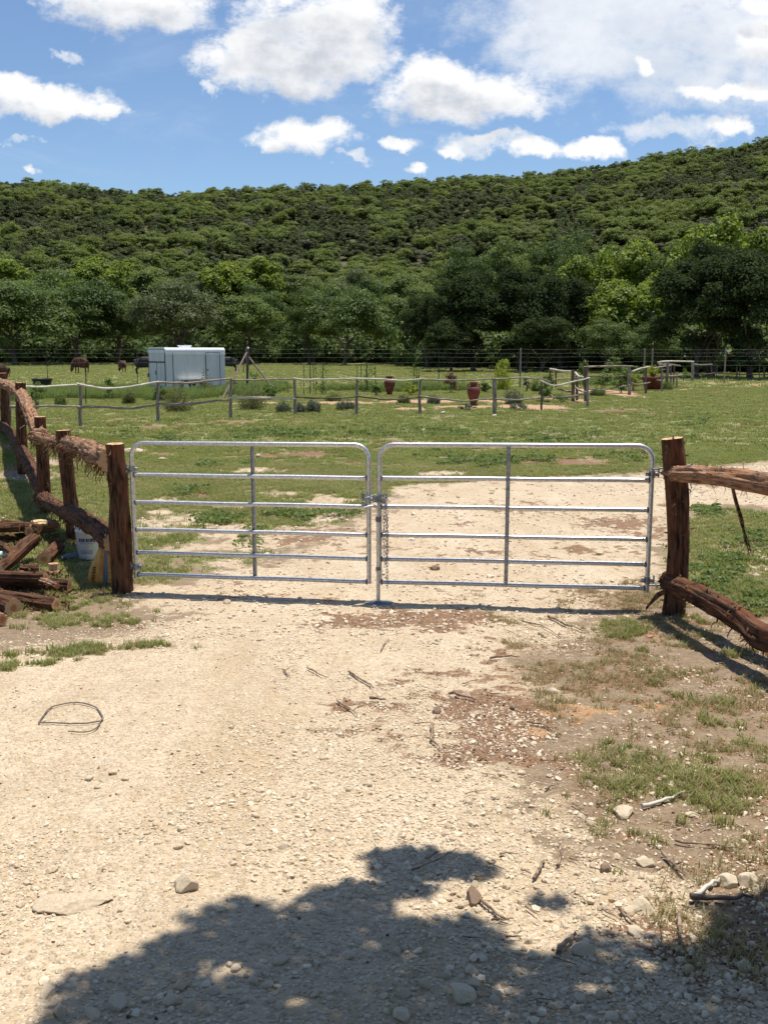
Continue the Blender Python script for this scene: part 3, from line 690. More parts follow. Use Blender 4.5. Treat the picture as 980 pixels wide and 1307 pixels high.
tree('dark', 1030, 84, 318, 140, 'dark oak beyond the right edge of the lawn', BG)
tree('oak', -70, 160, 350, 150, 'dark oak beyond the left end of the field', BG)
# second rank, on the foot of the hill
G2 = 'lighter trees behind the field edge'
for (k, px, Y, top, w, lab) in [('bright',18,215,330,95,'yellow-green tree at the left edge behind the dark oak'),('bright',130,222,324,110,'yellow-green tall tree behind the dark oaks left of the trailer'),
    ('pale',70,235,340,90,'dull green tree between two yellow-green trees at the left'),('pale',205,240,338,90,'dull green tree above the grey-green domed oak'),('bright',292,228,330,80,'yellow-green feathery tree behind the light low oak'),
    ('bright',340,232,326,70,'narrow yellow-green tree behind and right of the trailer'),('pale',385,240,348,90,'pale tree behind the dark narrow oak'),('grey',455,238,340,110,'grey-green tree rising behind the rounded oak'),
    ('pale',520,226,344,80,'pale green tree left of the dark central clump'),('oak',590,222,308,100,'oak with a clumpy crown above the central clump'),('pale',640,230,300,100,'pale green oak peering over the central clump'),
    ('oak',700,215,298,110,'dark green oak above the right end of the central clump'),('oak',745,205,288,100,'dark green oak behind the bright tree right of centre'),('bright',800,190,302,110,'yellow-green tree behind the bright tree right of centre'),
    ('bright',900,175,272,110,'tallest yellow-green tree above the right-hand oaks'),('bright',965,180,288,90,'yellow-green tree at the right edge above the dark oak'),('pale',850,185,300,90,'pale tree between two tall yellow-green trees at the right'),
    ('bright',740,190,322,90,'bright green tree glimpsed over the dark evergreens'),('grey',250,232,345,90,'grey tree right behind the domed oak'),('oak',1010,178,290,100,'green oak behind the trees off the right edge'),
    ('oak',470,215,352,90,'green oak behind the rounded oak, to its right'),('oak',-10,240,335,90,'green oak on the hill foot at the left edge'),('oak',330,205,358,90,'dark oak behind the light low oak'),('pale',540,205,360,80,'pale oak hugging the left end of the dark clump')]:
    tree(k, px, Y, top, w, lab, G2)
# understorey that closes the view below the crowns
r_ = np.random.default_rng(200); us = []
for i in range(900):
    px = r_.uniform(-120, 1100); Yy = np.interp(px, [0, 480, 540, 700, 860, 1100], [182, 184, 136, 124, 108, 100])*r_.uniform(.98, 1.18)
    x = PD(px, 460, Yy).x; us.append((x, Yy, float(gz(x, Yy))))
us = np.array(us); um = crown_mesh('undergrowth', 77, 2.0, 1.7, 1.3, 14, 60, .36, M['leaf_oak'], bs=(.3,.5), nup=.7); s = r_.uniform(.7, 1.7, len(us))
scatter('undergrowth', um, us, np.stack([s, s, s*r_.uniform(.8,1.5,len(us))], 1), np.stack([s*0, s*0, r_.uniform(0,6.28,len(us))], 1), 'dark undergrowth in the shade below the trees at the field edge')

# ------------------------------------------------------------------ grass
def blade_tuft(name, seed, n, h, spread, w, m, lean=.5):
    r = np.random.default_rng(seed); mb = MB()
    for k in range(n):
        a = r.uniform(0, 6.28); b = r.uniform(0, spread); x0, y0 = math.cos(a)*b, math.sin(a)*b
        hh = h*r.uniform(.5, 1.15); d = r.uniform(0, 6.28); le = r.uniform(.15, lean)*hh; ww = w*r.uniform(.7,1.3)
        ux, uy = -math.sin(d)*ww/2, math.cos(d)*ww/2; dx, dy = math.cos(d), math.sin(d)
        mb.add([(x0-ux,y0-uy,-.005),(x0+ux,y0+uy,-.005),(x0+ux*.8+dx*le*.35,y0+uy*.8+dy*le*.35,hh*.6),(x0-ux*.8+dx*le*.35,y0-uy*.8+dy*le*.35,hh*.6),(x0+dx*le,y0+dy*le,hh)],
               [(0,1,2,3),(3,2,4)])
    return mb.mesh(name, m, smooth=False)
def put_grass(name, protos, x0, x1, y0, y1, n, thr, smin, smax, seed, label, fan=None, mask=None, rnd=.35):
    r = np.random.default_rng(seed); y = np.sqrt(r.uniform(y0**2, y1**2, n)) if fan else r.uniform(y0, y1, n)
    x = r.uniform(-1, 1, n)*(y*fan+1.5) if fan else r.uniform(x0, x1, n)
    s_, g_, b_, t_, m_ = masks(x, y); dens = g_ if mask is None else mask(x, y, s_, g_, b_, m_)
    k = (dens*(.45+.9*fbm(x*2.5, y*2.5, seed+3)) > thr + rnd*r.random(n)); x, y, dens = x[k], y[k], dens[k]
    z = gfull(x, y); idx = r.integers(0, len(protos), len(x))
    big = (.6 + .8*fbm(x*1.1, y*1.1, seed+9))
    for i, p in enumerate(protos):
        q = idx == i; m = q.sum(); s = r.uniform(smin, smax, m)*big[q]
        scatter(name, p, np.stack([x[q], y[q], z[q]], 1), s, np.stack([r.uniform(-.15,.15,m), r.uniform(-.15,.15,m), r.uniform(0,6.28,m)], 1), label)
gt = [blade_tuft('grass', 1, 16, .055, .045, .0055, M['grass'], .9), blade_tuft('grass', 2, 12, .045, .05, .006, M['grass'], 1.2)]
dt = [blade_tuft('dry_grass', 3, 11, .04, .05, .004, M['drygrass'], 1.6)]
put_grass('near_grass', gt, -4.6, 5, 2.6, 9.4, 60000, .16, .3, 1.15, 301, 'short green grass growing in patches beside the drive', rnd=.75)
put_grass('dry_grass', dt, -4.6, 5, 2.6, 9.6, 90000, .10, .35, 1.1, 302, 'dry straw-coloured grass litter beside the drive', mask=lambda x, y, s, g, b, m: np.maximum(g*.9, b*.7*(x > .9)), rnd=.7)
put_grass('dry_grass', dt, 0, 0, 9.2, 20, 40000, .40, .6, 1.5, 308, 'dry stems among the turf behind the gate', fan=.44)
gt2 = [blade_tuft('grass', 4, 14, .06, .10, .012, M['grass'], 1.0), blade_tuft('grass', 5, 14, .05, .12, .012, M['grass'], 1.3)]
put_grass('turf', gt2, 0, 0, 9.0, 24, 90000, .38, .4, 1.0, 303, 'short turf behind the gate', fan=.44)
gt3 = [blade_tuft('grass', 6, 14, .08, .20, .022, M['grass'], 1.0)]
put_grass('meadow_grass', gt3, 0, 0, 22, 62, 60000, .36, .5, 1.1, 304, 'mown grass of the lawn before the garden fence', fan=.44)
gt4 = [blade_tuft('grass', 7, 22, .50, .22, .022, M['leaf_weed'], .6)]
put_grass('tall_weeds', gt4, 0, 0, 30, 75, 90000, .28, .35, .95, 305, 'taller green weeds along the garden and round the trailer', fan=.44, mask=lambda x, y, s, g, b, m: sst(ell(TALL, x, y)+ .8*(fbm(x*.5, y*.5, 91)-.5), .0, .5))
gt5 = [blade_tuft('grass', 8, 16, .16, .45, .05, M['grass'], .8)]
put_grass('pasture_grass', gt5, 0, 0, 60, 170, 26000, .30, .5, 1.2, 306, 'pasture grass the cattle graze', fan=.44, mask=lambda x, y, s, g, b, m: g*0+.85)

# weeds: leafy clumps in the lawn
def herb(seed, n, rad, h, leaf, m):
    r = np.random.default_rng(seed); c, nn = crown_pts(r, rad, h, h*.55, 7, n//7, bs=(.3,.55)); return quads_mesh('weed', leaf_quads(c, nn, leaf, r), m)
hb = herb(9, 110, .16, .07, .032, M['leaf_weed']); r = np.random.default_rng(12); wl = []
for (px, py, sx1, sy1, n) in [(365,555,40,7,26),(300,558,40,7,18),(560,553,50,6,14),(610,590,60,7,34),(270,665,22,10,16),(470,555,60,6,14),(690,588,30,5,14),(280,595,40,6,8),(905,655,18,6,16),(240,628,30,5,8),(380,660,60,10,14),(800,585,60,5,10),(200,560,70,8,18),(740,560,100,8,16),(960,690,30,30,20),(920,740,40,30,24),(320,690,15,10,6),(960,770,25,20,14),(880,540,80,12,14),(590,560,150,15,24)]:
    for _ in range(n):
        q = P(px + r.normal()*sx1*.5, py + r.normal()*sy1*.5); wl.append((q.x, q.y, float(gfull(q.x, q.y)), r.uniform(.5, 1.25)))
wl = np.array(wl); scatter('weeds', hb, wl[:, :3], wl[:, 3]*np.clip(.6+wl[:,1]*.05, .8, 2.2)*.8, np.stack([wl[:,3]*0, wl[:,3]*0, wl[:,3]*50], 1), 'broad-leaved weeds scattered through the lawn')

# ------------------------------------------------------------------ stones
def ico(sub):
    import bmesh
    bm = bmesh.new(); bmesh.ops.create_icosphere(bm, subdivisions=sub, radius=1); v = np.array([x.co[:] for x in bm.verts]); f = [[q.index for q in p.verts] for p in bm.faces]; bm.free(); return v, f
IC1, IC2, IC3 = ico(1), ico(2), ico(4)
def stone_mesh(name, seed, ic, m, flat=.65, cuts=9):
    r = np.random.default_rng(seed); v, f = ic[0].copy(), ic[1]
    for _ in range(cuts):                                     # broken faces
        d = r.normal(size=3); d /= np.linalg.norm(d); h = r.uniform(.55, .85); s = v@d; v -= np.outer(np.maximum(s-h, 0), d)
    v *= 1 + .10*(noise3(v[:,0]*2.5+seed, v[:,1]*2.5, v[:,2]*2.5, seed)-.5)[:, None] + .05*(noise3(v[:,0]*8+seed, v[:,1]*8, v[:,2]*8, seed)-.5)[:, None]
    v *= np.array((1, r.uniform(.65,.9), flat*r.uniform(.8,1.2)))
    mb = MB(); mb.add(v, f); return mb.mesh(name, m, smooth=False)
M['gravel'] = mat('crushed_limestone', lambda N: N.mix(N.rand(), N.mix(N.noise(N.obj(), 3, 2), (.74,.66,.52), (.64,.54,.40)), N.mix(N.noise(N.obj(), 3, 2), (.40,.30,.20), (.56,.45,.32))), .92, 0, .1)
def gravel(name, n, y0, y1, s0, s1, pw, seed, densf, label, protos):
    r = np.random.default_rng(seed); y = r.uniform(y0, y1, n); x = r.uniform(-1, 1, n)*(y*.45+.6); s_, g_, b_, t_, m_ = masks(x, y)
    k = r.random(n) < densf(x, y, s_, g_, b_); x, y = x[k], y[k]; z = gfull(x, y); idx = r.integers(0, len(protos), len(x))
    s = s0 + (s1-s0)*r.random(len(x))**pw
    for i, p in enumerate(protos):
        q = idx == i; m = q.sum()
        scatter(name, p, np.stack([x[q], y[q], z[q]+s[q]*.15], 1), s[q], np.stack([r.uniform(-.4,.4,m), r.uniform(-.4,.4,m), r.uniform(0,6.28,m)], 1), label)
gp = [stone_mesh('gravel', 400+i, IC1, M['gravel']) for i in range(3)]
def dn(x, y, s, g, b):
    rocky = fbm(x*1.5+3, y*1.0, 77); rightn = sst(x, -.4, 1.2)*sst(-y, -5.2, -3.6)
    return np.clip((.06 + .75*sst(rocky, .48, .66) + .8*rightn)*np.clip(s + .25 + .5*b, 0, 1), 0, 1)
gravel('gravel', 120000, 2.2, 7.8, .0022, .010, 2.0, 401, dn, 'fine crushed limestone strewn over the drive', gp)
gravel('gravel', 20000, 2.2, 8.8, .008, .022, 3.0, 402, dn, 'coarser limestone pieces strewn over the drive', gp)
gravel('gravel', 40000, 7, 22, .006, .03, 3.2, 403, lambda x, y, s, g, b: np.clip(s+.04, 0, 1)*.7*sst(fbm(x*.8, y*.8, 78), .35, .6), 'limestone pieces strewn along the drive beyond the gate', gp)
gravel('gravel', 1500, 9, 40, .02, .06, 3.2, 404, lambda x, y, s, g, b: .10 + .5*s, 'pale stones lying in the turf', gp)
# brown litter
chip = stone_mesh('bark_litter', 450, IC1, M['strip'], .3)
gravel('bark_litter', 60000, 2.4, 9.5, .003, .014, 2, 451, lambda x, y, s, g, b: np.clip(b*.9 + .10*(x > 1) + .015, 0, 1)*.8, 'brown bark litter on the dirt beside the drive', [chip])

# single rocks
def zone(px): return 'left' if px < 330 else 'middle' if px < 650 else 'right'
def rock(px, py, wpx, label, m='stone', flat=.7, seed=None, group=None, rz=None, tilt=0, name='rock', sink=.2, aspect=1.):
    q = P(px, py); s = wpx*mpp(q.y)/2; seed = seed or int(px*7+py)
    me = stone_mesh(name, seed, IC3 if wpx > 20 else IC2, M[m], flat); o = bpy.data.objects.new(name, me); COL.objects.link(o)
    z = float(gfull(q.x, q.y)); o.location = (q.x, q.y, z + s*flat*(1-2*sink)*.6); o.scale = (s*1.15, s*1.15*aspect, s*1.15)
    o.rotation_euler = (tilt, 0, random.uniform(0, 6.28) if rz is None else rz)
    return tag(o, label, 'rock', group)
rock(237,1134,34,'rounded pale rock lying alone on the sandy drive, left of centre', flat=.9, seed=11)
rock(95,1150,92,'large flat white rock half buried at the left of the drive', flat=.20, seed=12, rz=.1, sink=.62)
rock(604,1148,24,'pointed brown rock standing on the edge of the tree shade', 'stone_brown', 1.0, 13)
rock(590,1272,34,'pale rounded boulder in the tree shade near the bottom centre', flat=.85, seed=14)
rock(820,1158,32,'long pale block lying just above the shade at the right', flat=.6, seed=15, rz=2.5)
rock(800,1160,20,'pale rounded stone touching the long pale block', flat=.7, seed=16)
rock(772,1110,18,'small square brown rock on the drive at the right', 'stone_brown', .8, 17)
rock(822,1101,24,'pale flat-topped rock right of the square brown rock', flat=.7, seed=18)
rock(772,985,18,'brown round rock sitting in the grass patch at the right', 'stone_brown', .9, 19)
rock(795,1036,30,'white stone at the lower edge of the grass patch', flat=.5, seed=20)
rock(883,1039,18,'small white stone in the dry grass right of the grass patch', flat=.5, seed=21)
rock(745,1216,28,'grey-white rock in the shade, right of centre', flat=.7, seed=22)
rock(680,1218,22,'flat pale stone beside the grey-white rock in the shade', flat=.5, seed=23)
rock(810,1190,22,'pale stone on the shade edge below the long block', flat=.7, seed=24)
rock(952,1128,28,'tan rock beside the driftwood stick at the right edge', flat=.7, seed=25)
rock(930,1128,26,'rounded tan rock left of the rock at the right edge', flat=.8, seed=26)
rock(950,1240,22,'pale rock in the dark shade at the bottom right', flat=.7, seed=27)
rock(358,1223,20,'pale flat stone in the shade, left of centre', flat=.5, seed=28)
rock(310,1200,16,'small pale stone at the upper edge of the left shade', flat=.6, seed=29)
rock(228,1087,12,'small pale pebble above the rounded pale rock', flat=.8, seed=30)
rock(362,1085,13,'grey pebble alone on the sand above the shade', flat=.8, seed=31)
rock(188,1066,10,'tiny white stone far left on the drive', flat=.6, seed=32)
rock(290,770,10,'white stone just below the left gate shadow', flat=.7, seed=33)
rock(690,808,10,'reddish pale stone below the right gate', flat=.8, seed=34)
rock(706,885,14,'pale round stone at the foot of the brown patch', flat=.8, seed=35)
rock(557,910,12,'dark round clod on the drive at centre', 'stone_brown', .9, 36)
rock(655,905,11,'dark clod at the top of the brown patch', 'stone_brown', .9, 37)
rock(693,812,9,'pale pebble beside a dry stick below the right gate', flat=.8, seed=38)
rock(650,962,14,'flat brown stone in the brown patch', 'stone_brown', .5, 39)
rock(60,1265,26,'pale stone at the lower left where the shade begins', flat=.5, seed=40)
rock(150,1285,26,'grey rounded stone in the lower left shade', flat=.7, seed=41)
rock(120,1298,22,'grey stone on the bottom edge in the left shade', flat=.7, seed=42)
rr_ = np.random.default_rng(55)
GS = 'loose stones in the tree shade'
for i in range(70):
    px = rr_.uniform(60, 980); py = rr_.uniform(1175, 1306); w_ = rr_.uniform(9, 20)*(.7+.5*(py-1175)/130); fl_ = rr_.uniform(.5,.85)
    if py < 1307 - (px-40)*.35 and px < 420: continue
    rock(px, py, w_, f"{'larger' if w_ > 14 else 'smaller'} {'flat' if fl_ < .66 else 'rounded'} limestone stone in the {zone(px)} part of the tree shade{', by the bottom edge' if py > 1250 else ', near its upper rim'}", flat=fl_, seed=60+i % 9, group=GS)
GS2 = 'loose stones on the sunlit drive'
for i in range(60):
    px = rr_.uniform(520, 860) if i % 3 else rr_.uniform(0, 560); py = rr_.uniform(985, 1170); w_ = rr_.uniform(7, 14); fl_ = rr_.uniform(.5,.85)
    rock(px, py, w_, f"{'larger' if w_ > 10.5 else 'small'} {'flat' if fl_ < .66 else 'rounded'} stone on the {zone(px)} part of the sunlit drive{', just above the shade' if py > 1080 else ', farther from the shade'}", flat=fl_, seed=60+i % 9, group=GS2)
GS3 = 'white stones in the lawn'
for i in range(28):
    px = rr_.uniform(180, 960); py = rr_.uniform(535, 600) if i % 2 else rr_.uniform(600, 720)
    if px > 500 and py > 600: px -= 330
    rock(px, py, rr_.uniform(3, 8), f"small white stone in the grass {'behind the lower gate rails' if py > 600 else 'beyond the gate'}, {zone(px)} of the photo", flat=.35, seed=60+i % 9, group=GS3)
rock(170,577,24,'flat white limestone slab in the grass behind the left gatepost', flat=.3, seed=43); rock(208,587,18,'flat white slab right of the larger slab behind the left gate', flat=.3, seed=44); rock(330,584,9,'white rounded stone seen under the top rail of the left gate', flat=.9, seed=45)
rock(555,727,12,'brown stone under the right gate', 'stone_brown', .8, 46); rock(828,814,13,'broken lump of red clay beside the right gatepost', 'clay', .4, 47, name='clay_lump')

# ------------------------------------------------------------------ twigs and sticks
def stick(pts, rad, label, m='twig', group=None, name='stick', lift=.012, side=0):
    w = [P(*p) for p in pts]; o0 = w[0]; rr = np.random.default_rng(int(pts[0][0]*3+pts[0][1])); ps = []
    for a, b in zip(w[:-1], w[1:]):
        for t in np.linspace(0, 1, 5)[:-1]: ps.append(a.lerp(b, t))
    ps.append(w[-1]); ps = [Vector((p.x + rr.normal()*rad*.3, p.y + rr.normal()*rad*.5, float(gfull(p.x, p.y)) + lift + rad*.6 + abs(rr.normal())*rad*.4)) - o0 for p in ps]
    mb = MB(); mb.tube(ps, np.linspace(rad, rad*.35, len(ps)), 7, rough=.25, seed=3)
    for k in range(side):
        s = ps[len(ps)//2 + k - 1]; e = s + Vector((rr.uniform(-.08,.08), rr.uniform(-.08,.08), .02)); mb.tube([s, (s+e)/2 + Vector((0,.01,.005)), e], [rad*.5, rad*.35, rad*.15], 5)
    o = mb.build(name, M[m]); o.location = o0; return tag(o, label, 'stick', group)
stick([(445,859),(470,876),(478,881)], .008, 'straight dark stick lying diagonally on the drive at centre')
stick([(430,895),(450,908),(456,916)], .006, 'thin forked twig below the straight dark stick', side=2)
stick([(472,893),(492,895)], .012, 'short thick stick right of the straight dark stick')
stick([(392,855),(406,862),(420,866)], .006, 'thin twig above and left of the straight dark stick', side=1)
stick([(362,858),(370,866)], .006, 'tiny bent twig standing up left of centre', side=2)
stick([(486,833),(492,822),(497,818)], .005, 'small twig below the gate drop rod')
stick([(552,928),(550,945),(562,958)], .010, 'curled dark twig right of centre')
stick([(528,924),(552,925)], .004, 'very thin twig beside the curled dark twig')
stick([(665,795),(690,800),(715,813)], .007, 'long thin stick lying under the right gate', side=1)
stick([(700,790),(720,800),(745,808)], .012, 'thick reddish stick under the right gate')
stick([(626,844),(650,841),(664,842)], .009, 'stick lying level below the right gate')
stick([(573,888),(595,892),(606,897)], .010, 'brown bark piece lying level right of centre')
stick([(672,927),(690,928),(712,936)], .007, 'thin bent twig on the brown patch')
stick([(680,1125),(692,1105),(694,1100)], .007, 'dark twig pointing up beside the brown rock')
stick([(712,1105),(716,1085),(718,1075)], .006, 'grey twig pointing up left of the square brown rock')
stick([(525,1112),(560,1100),(583,1085)], .004, 'thin straight twig crossing the shaded blob at centre')
stick([(845,1090),(860,1110),(872,1124)], .008, 'bowed grey twig at the right', side=2)
stick([(886,1150),(905,1135),(922,1122)], .010, 'bleached split stick lying at the right edge', 'pale_wood')
stick([(880,1150),(920,1152),(960,1153)], .012, 'long dark stick lying level at the right edge', 'dark_wood')
stick([(820,1030),(850,1022),(874,1014)], .010, 'bleached grey stick in the grass patch', 'pale_wood')
stick([(860,1075),(900,1082),(950,1092)], .005, 'thin dry stem right of the grass patch')
stick([(865,1170),(868,1195),(867,1215)], .008, 'dark twig lying in the right-hand shade')
stick([(712,1222),(728,1205),(735,1196)], .010, 'dark stick in the shade right of centre')
stick([(545,1098),(560,1088)], .006, 'short twig above the shaded blob')
stick([(610,1150),(640,1172),(655,1175)], .006, 'thin twig right of the pointed brown rock')
stick([(790,1160),(805,1175),(812,1185)], .006, 'thin twig leaning on the long pale block')
rs = np.random.default_rng(66)
for i in range(45):
    px = rs.uniform(560, 980); py = rs.uniform(800, 1290); a = rs.uniform(-.6, .6); L = rs.uniform(12, 34)
    stick([(px, py), (px+L*.5*math.cos(a), py+L*.4*math.sin(a)), (px+L*math.cos(a), py+L*math.sin(a)*.8+3)], rs.uniform(.002, .005), ('short dry twig in the shade at the bottom right' if py > 1170 else 'short dry twig by the grass patch on the right' if py > 930 else 'short dry twig in the brown litter below the right gate') + (', nearer the drive' if px < 760 else ', nearer the right edge'), group='dry twigs in the litter', name='twig')
# wire loop
w = [P(*p) for p in [(50,925),(66,908),(95,901),(118,904),(132,922),(110,927),(80,927),(50,925)]]; w2 = [P(*p) for p in [(131,921),(122,935),(105,940),(88,941)]]
o0 = w[0]; mb = MB()
def smooth(ps, n=6):
    ps = [Vector(p) for p in ps]; out = []
    for i in range(len(ps)-1):
        p0, p1, p2, p3 = ps[max(i-1,0)], ps[i], ps[i+1], ps[min(i+2,len(ps)-1)]
        for t in np.linspace(0, 1, n, endpoint=False):
            out.append(.5*((2*p1)+(-p0+p2)*t+(2*p0-5*p1+4*p2-p3)*t*t+(-p0+3*p1-3*p2+p3)*t**3))
    return out + [ps[-1]]
mb.tube([Vector((p.x, p.y, float(gfull(p.x, p.y))+.012)) - o0 for p in smooth(w)], .0042, 7); mb.tube([Vector((p.x, p.y, float(gfull(p.x, p.y))+.014)) - o0 for p in smooth(w2)], .0036, 7)
o = mb.build('cable_loop', M['wirering']); o.location = o0; tag(o, 'loop of thin grey cable lying on the drive at the left', 'cable')

# ------------------------------------------------------------------ cedar logs
def shag(mb, path, rad, n, L, r, w=.008, down=.8, mat_=0):
    """loose bark strips peeling off a log"""
    path = [Vector(p) for p in path]
    for k in range(n):
        t = r.uniform(0, len(path)-1.001); i = int(t); a = path[i].lerp(path[i+1], t-i); d = (path[i+1]-path[i]).normalized()
        rd = rad[i] if hasattr(rad, '__len__') else rad
        e1 = d.cross(Vector((0,0,1))); e1 = e1.normalized() if e1.length > .1 else Vector((1,0,0)); e2 = e1.cross(d)
        th = r.uniform(0, 6.28); nrm = e1*math.cos(th) + e2*math.sin(th); s = a + nrm*rd*.97
        l = L*r.uniform(.3, 1.2); c = d*r.uniform(-1, 1) + nrm*r.uniform(.05, .7) + Vector(r.normal(size=3))*.3; c.normalize(); ps = []
        for q in range(5):
            f = q/4; ps.append(s + c*l*f*(1-.35*f*down) + Vector((0,0,-1))*l*down*f*f*.8 + nrm*.004 + Vector(r.normal(size=3))*l*.12*f)
        ww = w*r.uniform(.5, 1.5); sd = c.cross(nrm).normalized()*ww
        vs = []; fs = []
        for q, p in enumerate(ps): vs += [p-sd*(1-q*.18), p+sd*(1-q*.18)]
        for q in range(4): fs.append((q*2, q*2+1, q*2+3, q*2+2))
        mb.add(vs, fs, mat_)
def log_mesh(path, r0, r1, seed, n=None, rough=.24, sides=40, bend=.02):
    r = np.random.default_rng(seed); path = [Vector(p) for p in path]; L = sum((b-a).length for a, b in zip(path[:-1], path[1:]))
    ps = smooth(path, max(4, int(L/.035/(len(path)-1)))); n = len(ps)
    off = np.array([[noise2(i*.12*8/ max(n,8)*3, 1.5, seed+j)-.5 for j in range(3)] for i in range(n)])*bend*2
    ps = [p + Vector(o) for p, o in zip(ps, off)]; mb = MB(); rad = np.linspace(r0, r1, n)*(1+.12*(noise2(np.arange(n)*.21, 3.3, seed)-.5))
    mb.tube(ps, rad, sides, cap=1, rough=rough*1.25, seed=seed, kr=4.2, ks=1.7)
    return mb, ps, rad, r
def cedar(name, path, r0, r1, seed, parent=None, barkm='bark', shagn=30, shagL=.08, label=None, cat=None, group=None, bend=.02, down=.8, w=.008, cutm='cut'):
    o0 = Vector(path[0]) if parent is None else Vector((0,0,0))
    mb, ps, rad, r = log_mesh([Vector(p)-o0 for p in path], r0, r1, seed, bend=bend)
    o = mb.build(name, [M[barkm], M[cutm]], parent); o.location = o0
    if shagn:
        m2 = MB(); shag(m2, ps, list(rad), shagn, shagL, r, w, down); m2.build('loose_bark', M['strip'], o, kind='stuff')
    if label: tag(o, label, cat, group)
    return o

# left gatepost
GL = P(157, 756); GR = P(858, 785); ROD = P(482, 772)
def at(px, py, Y, parent_loc=None): return PD(px, py, Y)
pl = PD(147, 566, GL.y)
cedar('gatepost', [Vector((GL.x, GL.y, -.1)), Vector(((GL.x+pl.x)/2+.01, GL.y, .75)), pl], .098, .086, 501, shagn=70, shagL=.06, down=.3, label='thick cedar post that the left gate hangs on', cat='post', bend=.006)
pr = PD(858, 560, GR.y)
cedar('gatepost', [Vector((GR.x, GR.y, -.1)), Vector((GR.x+.01, GR.y, .75)), pr], .092, .086, 502, shagn=110, shagL=.07, down=.3, label='shaggy cedar post that the right gate hangs on', cat='post', bend=.008)

# left rail fence
F0 = Vector((GL.x, GL.y, 0)); fl = empty('rail_fence', F0, 0, 'shaggy cedar rail fence running back along the left, from the left gatepost', 'fence')
def rel(v): return Vector(v) - F0
posts = [(96,692,82,549,11.7,.085),(60,655,51,532,13.7,.082),(29,600,26,488,17.6,.085),(9,553,4,476,23.2,.09),(-42,540,-44,464,29,.09)]
for i, (bx, by, tx, ty, D, rd) in enumerate(posts):
    b = PD(bx, by, D); b.z = float(gz(b.x, b.y)) - .08; t = PD(tx, ty, D)
    cedar('post', [rel(b), rel((b+t)/2), rel(t)], rd, rd*.93, 510+i, fl, shagn=40, shagL=.07, down=.4, bend=.008)
top1 = [PD(-60,470,24.5), PD(4,490,22.8), PD(27,503,17.4), PD(40,530,15.2), PD(52,556,13.4)]
cedar('rail', [rel(p) for p in top1], .10, .095, 521, fl, 'bark_light', shagn=300, shagL=.14, down=.7, w=.008, bend=.03)
top2 = [PD(46,556,13.4), PD(66,562,12.6), PD(90,567,11.45), PD(115,577,10.3), PD(139,592,9.35)]
cedar('rail', [rel(p) for p in top2], .075, .105, 522, fl, 'bark_light', shagn=800, shagL=.17, down=.8, w=.006, bend=.03)
low1 = [PD(-50,520,27), PD(5,545,22.6), PD(29,577,17.3), PD(45,608,15), PD(60,640,13.4)]
cedar('rail', [rel(p) for p in low1], .10, .095, 523, fl, shagn=220, shagL=.10, down=.6, bend=.03)
low2 = [PD(52,634,13.5), PD(72,646,12.5), PD(90,658,11.5)]
cedar('rail', [rel(p) for p in low2], .085, .08, 524, fl, shagn=200, shagL=.12, down=.7, bend=.02)
low3 = [PD(88,652,11.4), PD(105,662,10.7), PD(125,676,10.0), PD(146,696,9.25)]
cedar('rail', [rel(p) for p in low3], .095, .10, 525, fl, shagn=130, shagL=.09, down=.8, bend=.02)

# right rail fence
F0 = Vector((GR.x, GR.y, 0)); fr = empty('rail_fence', F0, 0, 'peeled cedar rail fence running towards the viewer along the right, from the right gatepost', 'fence')
t0 = PD(851,604,8.28); a1 = Vector((2.60, 6.6, 1.42)); a2 = Vector((2.66, 5.0, 1.56))
cedar('rail', [rel(t0), rel(PD(915,608,7.25)), rel(PD(980,618,6.45)), rel(a2)], .062, .078, 531, fr, 'bark_light', shagn=150, shagL=.10, down=.25, bend=.012, w=.004)
l0 = PD(853,742,8.25)
cedar('rail', [rel(l0), rel(PD(900,766,7.5)), rel(PD(945,790,6.95)), rel(PD(985,815,6.5)), rel(Vector((2.75, 5.6, .55)))], .078, .085, 532, fr, shagn=150, shagL=.10, down=.4, bend=.02)
b = Vector((2.82, 6.15, .1)); cedar('post', [rel(b), rel(b+Vector((0,0,1.4)))], .09, .085, 533, fr, shagn=40, bend=.01)
b = Vector((2.86, 3.6, .3)); cedar('post', [rel(b), rel(b+Vector((0,0,1.4)))], .09, .085, 534, fr, shagn=40, bend=.01)
cedar('rail', [rel(Vector((2.70,5.9,1.48))), rel(Vector((2.8,3.4,1.68)))], .07, .075, 535, fr, 'bark_light', shagn=60, bend=.02)
# hanging strips of bark on the right fence
mb = MB(); r = np.random.default_rng(540)
for k in range(5):
    ps = smooth([PD(933+r.normal(), 617, 7.0), PD(938+r.normal()*2, 640, 7.0), PD(946+r.normal()*1.5, 668, 7.0), PD(950+r.normal()*1.5, 690, 7.0), PD(957+r.normal()*2, 710-k*3, 7.0)], 5); mb.tube([rel(p) for p in ps], np.linspace(.016, .006, len(ps)), 5, rough=.3, seed=k, flat=.4)
mb.build('hanging_bark', M['strip'], fr)
mb = MB()
for k in range(4):
    ps = smooth([PD(856, 752, 8.1), PD(842+r.normal()*2, 757+r.normal()*2, 8.1), PD(832+r.normal()*2, 766, 8.1), PD(824, 776+k, 8.1)], 4); mb.tube([rel(p) for p in ps], np.linspace(.014, .005, len(ps)), 5, rough=.3, seed=k)
mb.build('hanging_bark', M['strip'], fr)

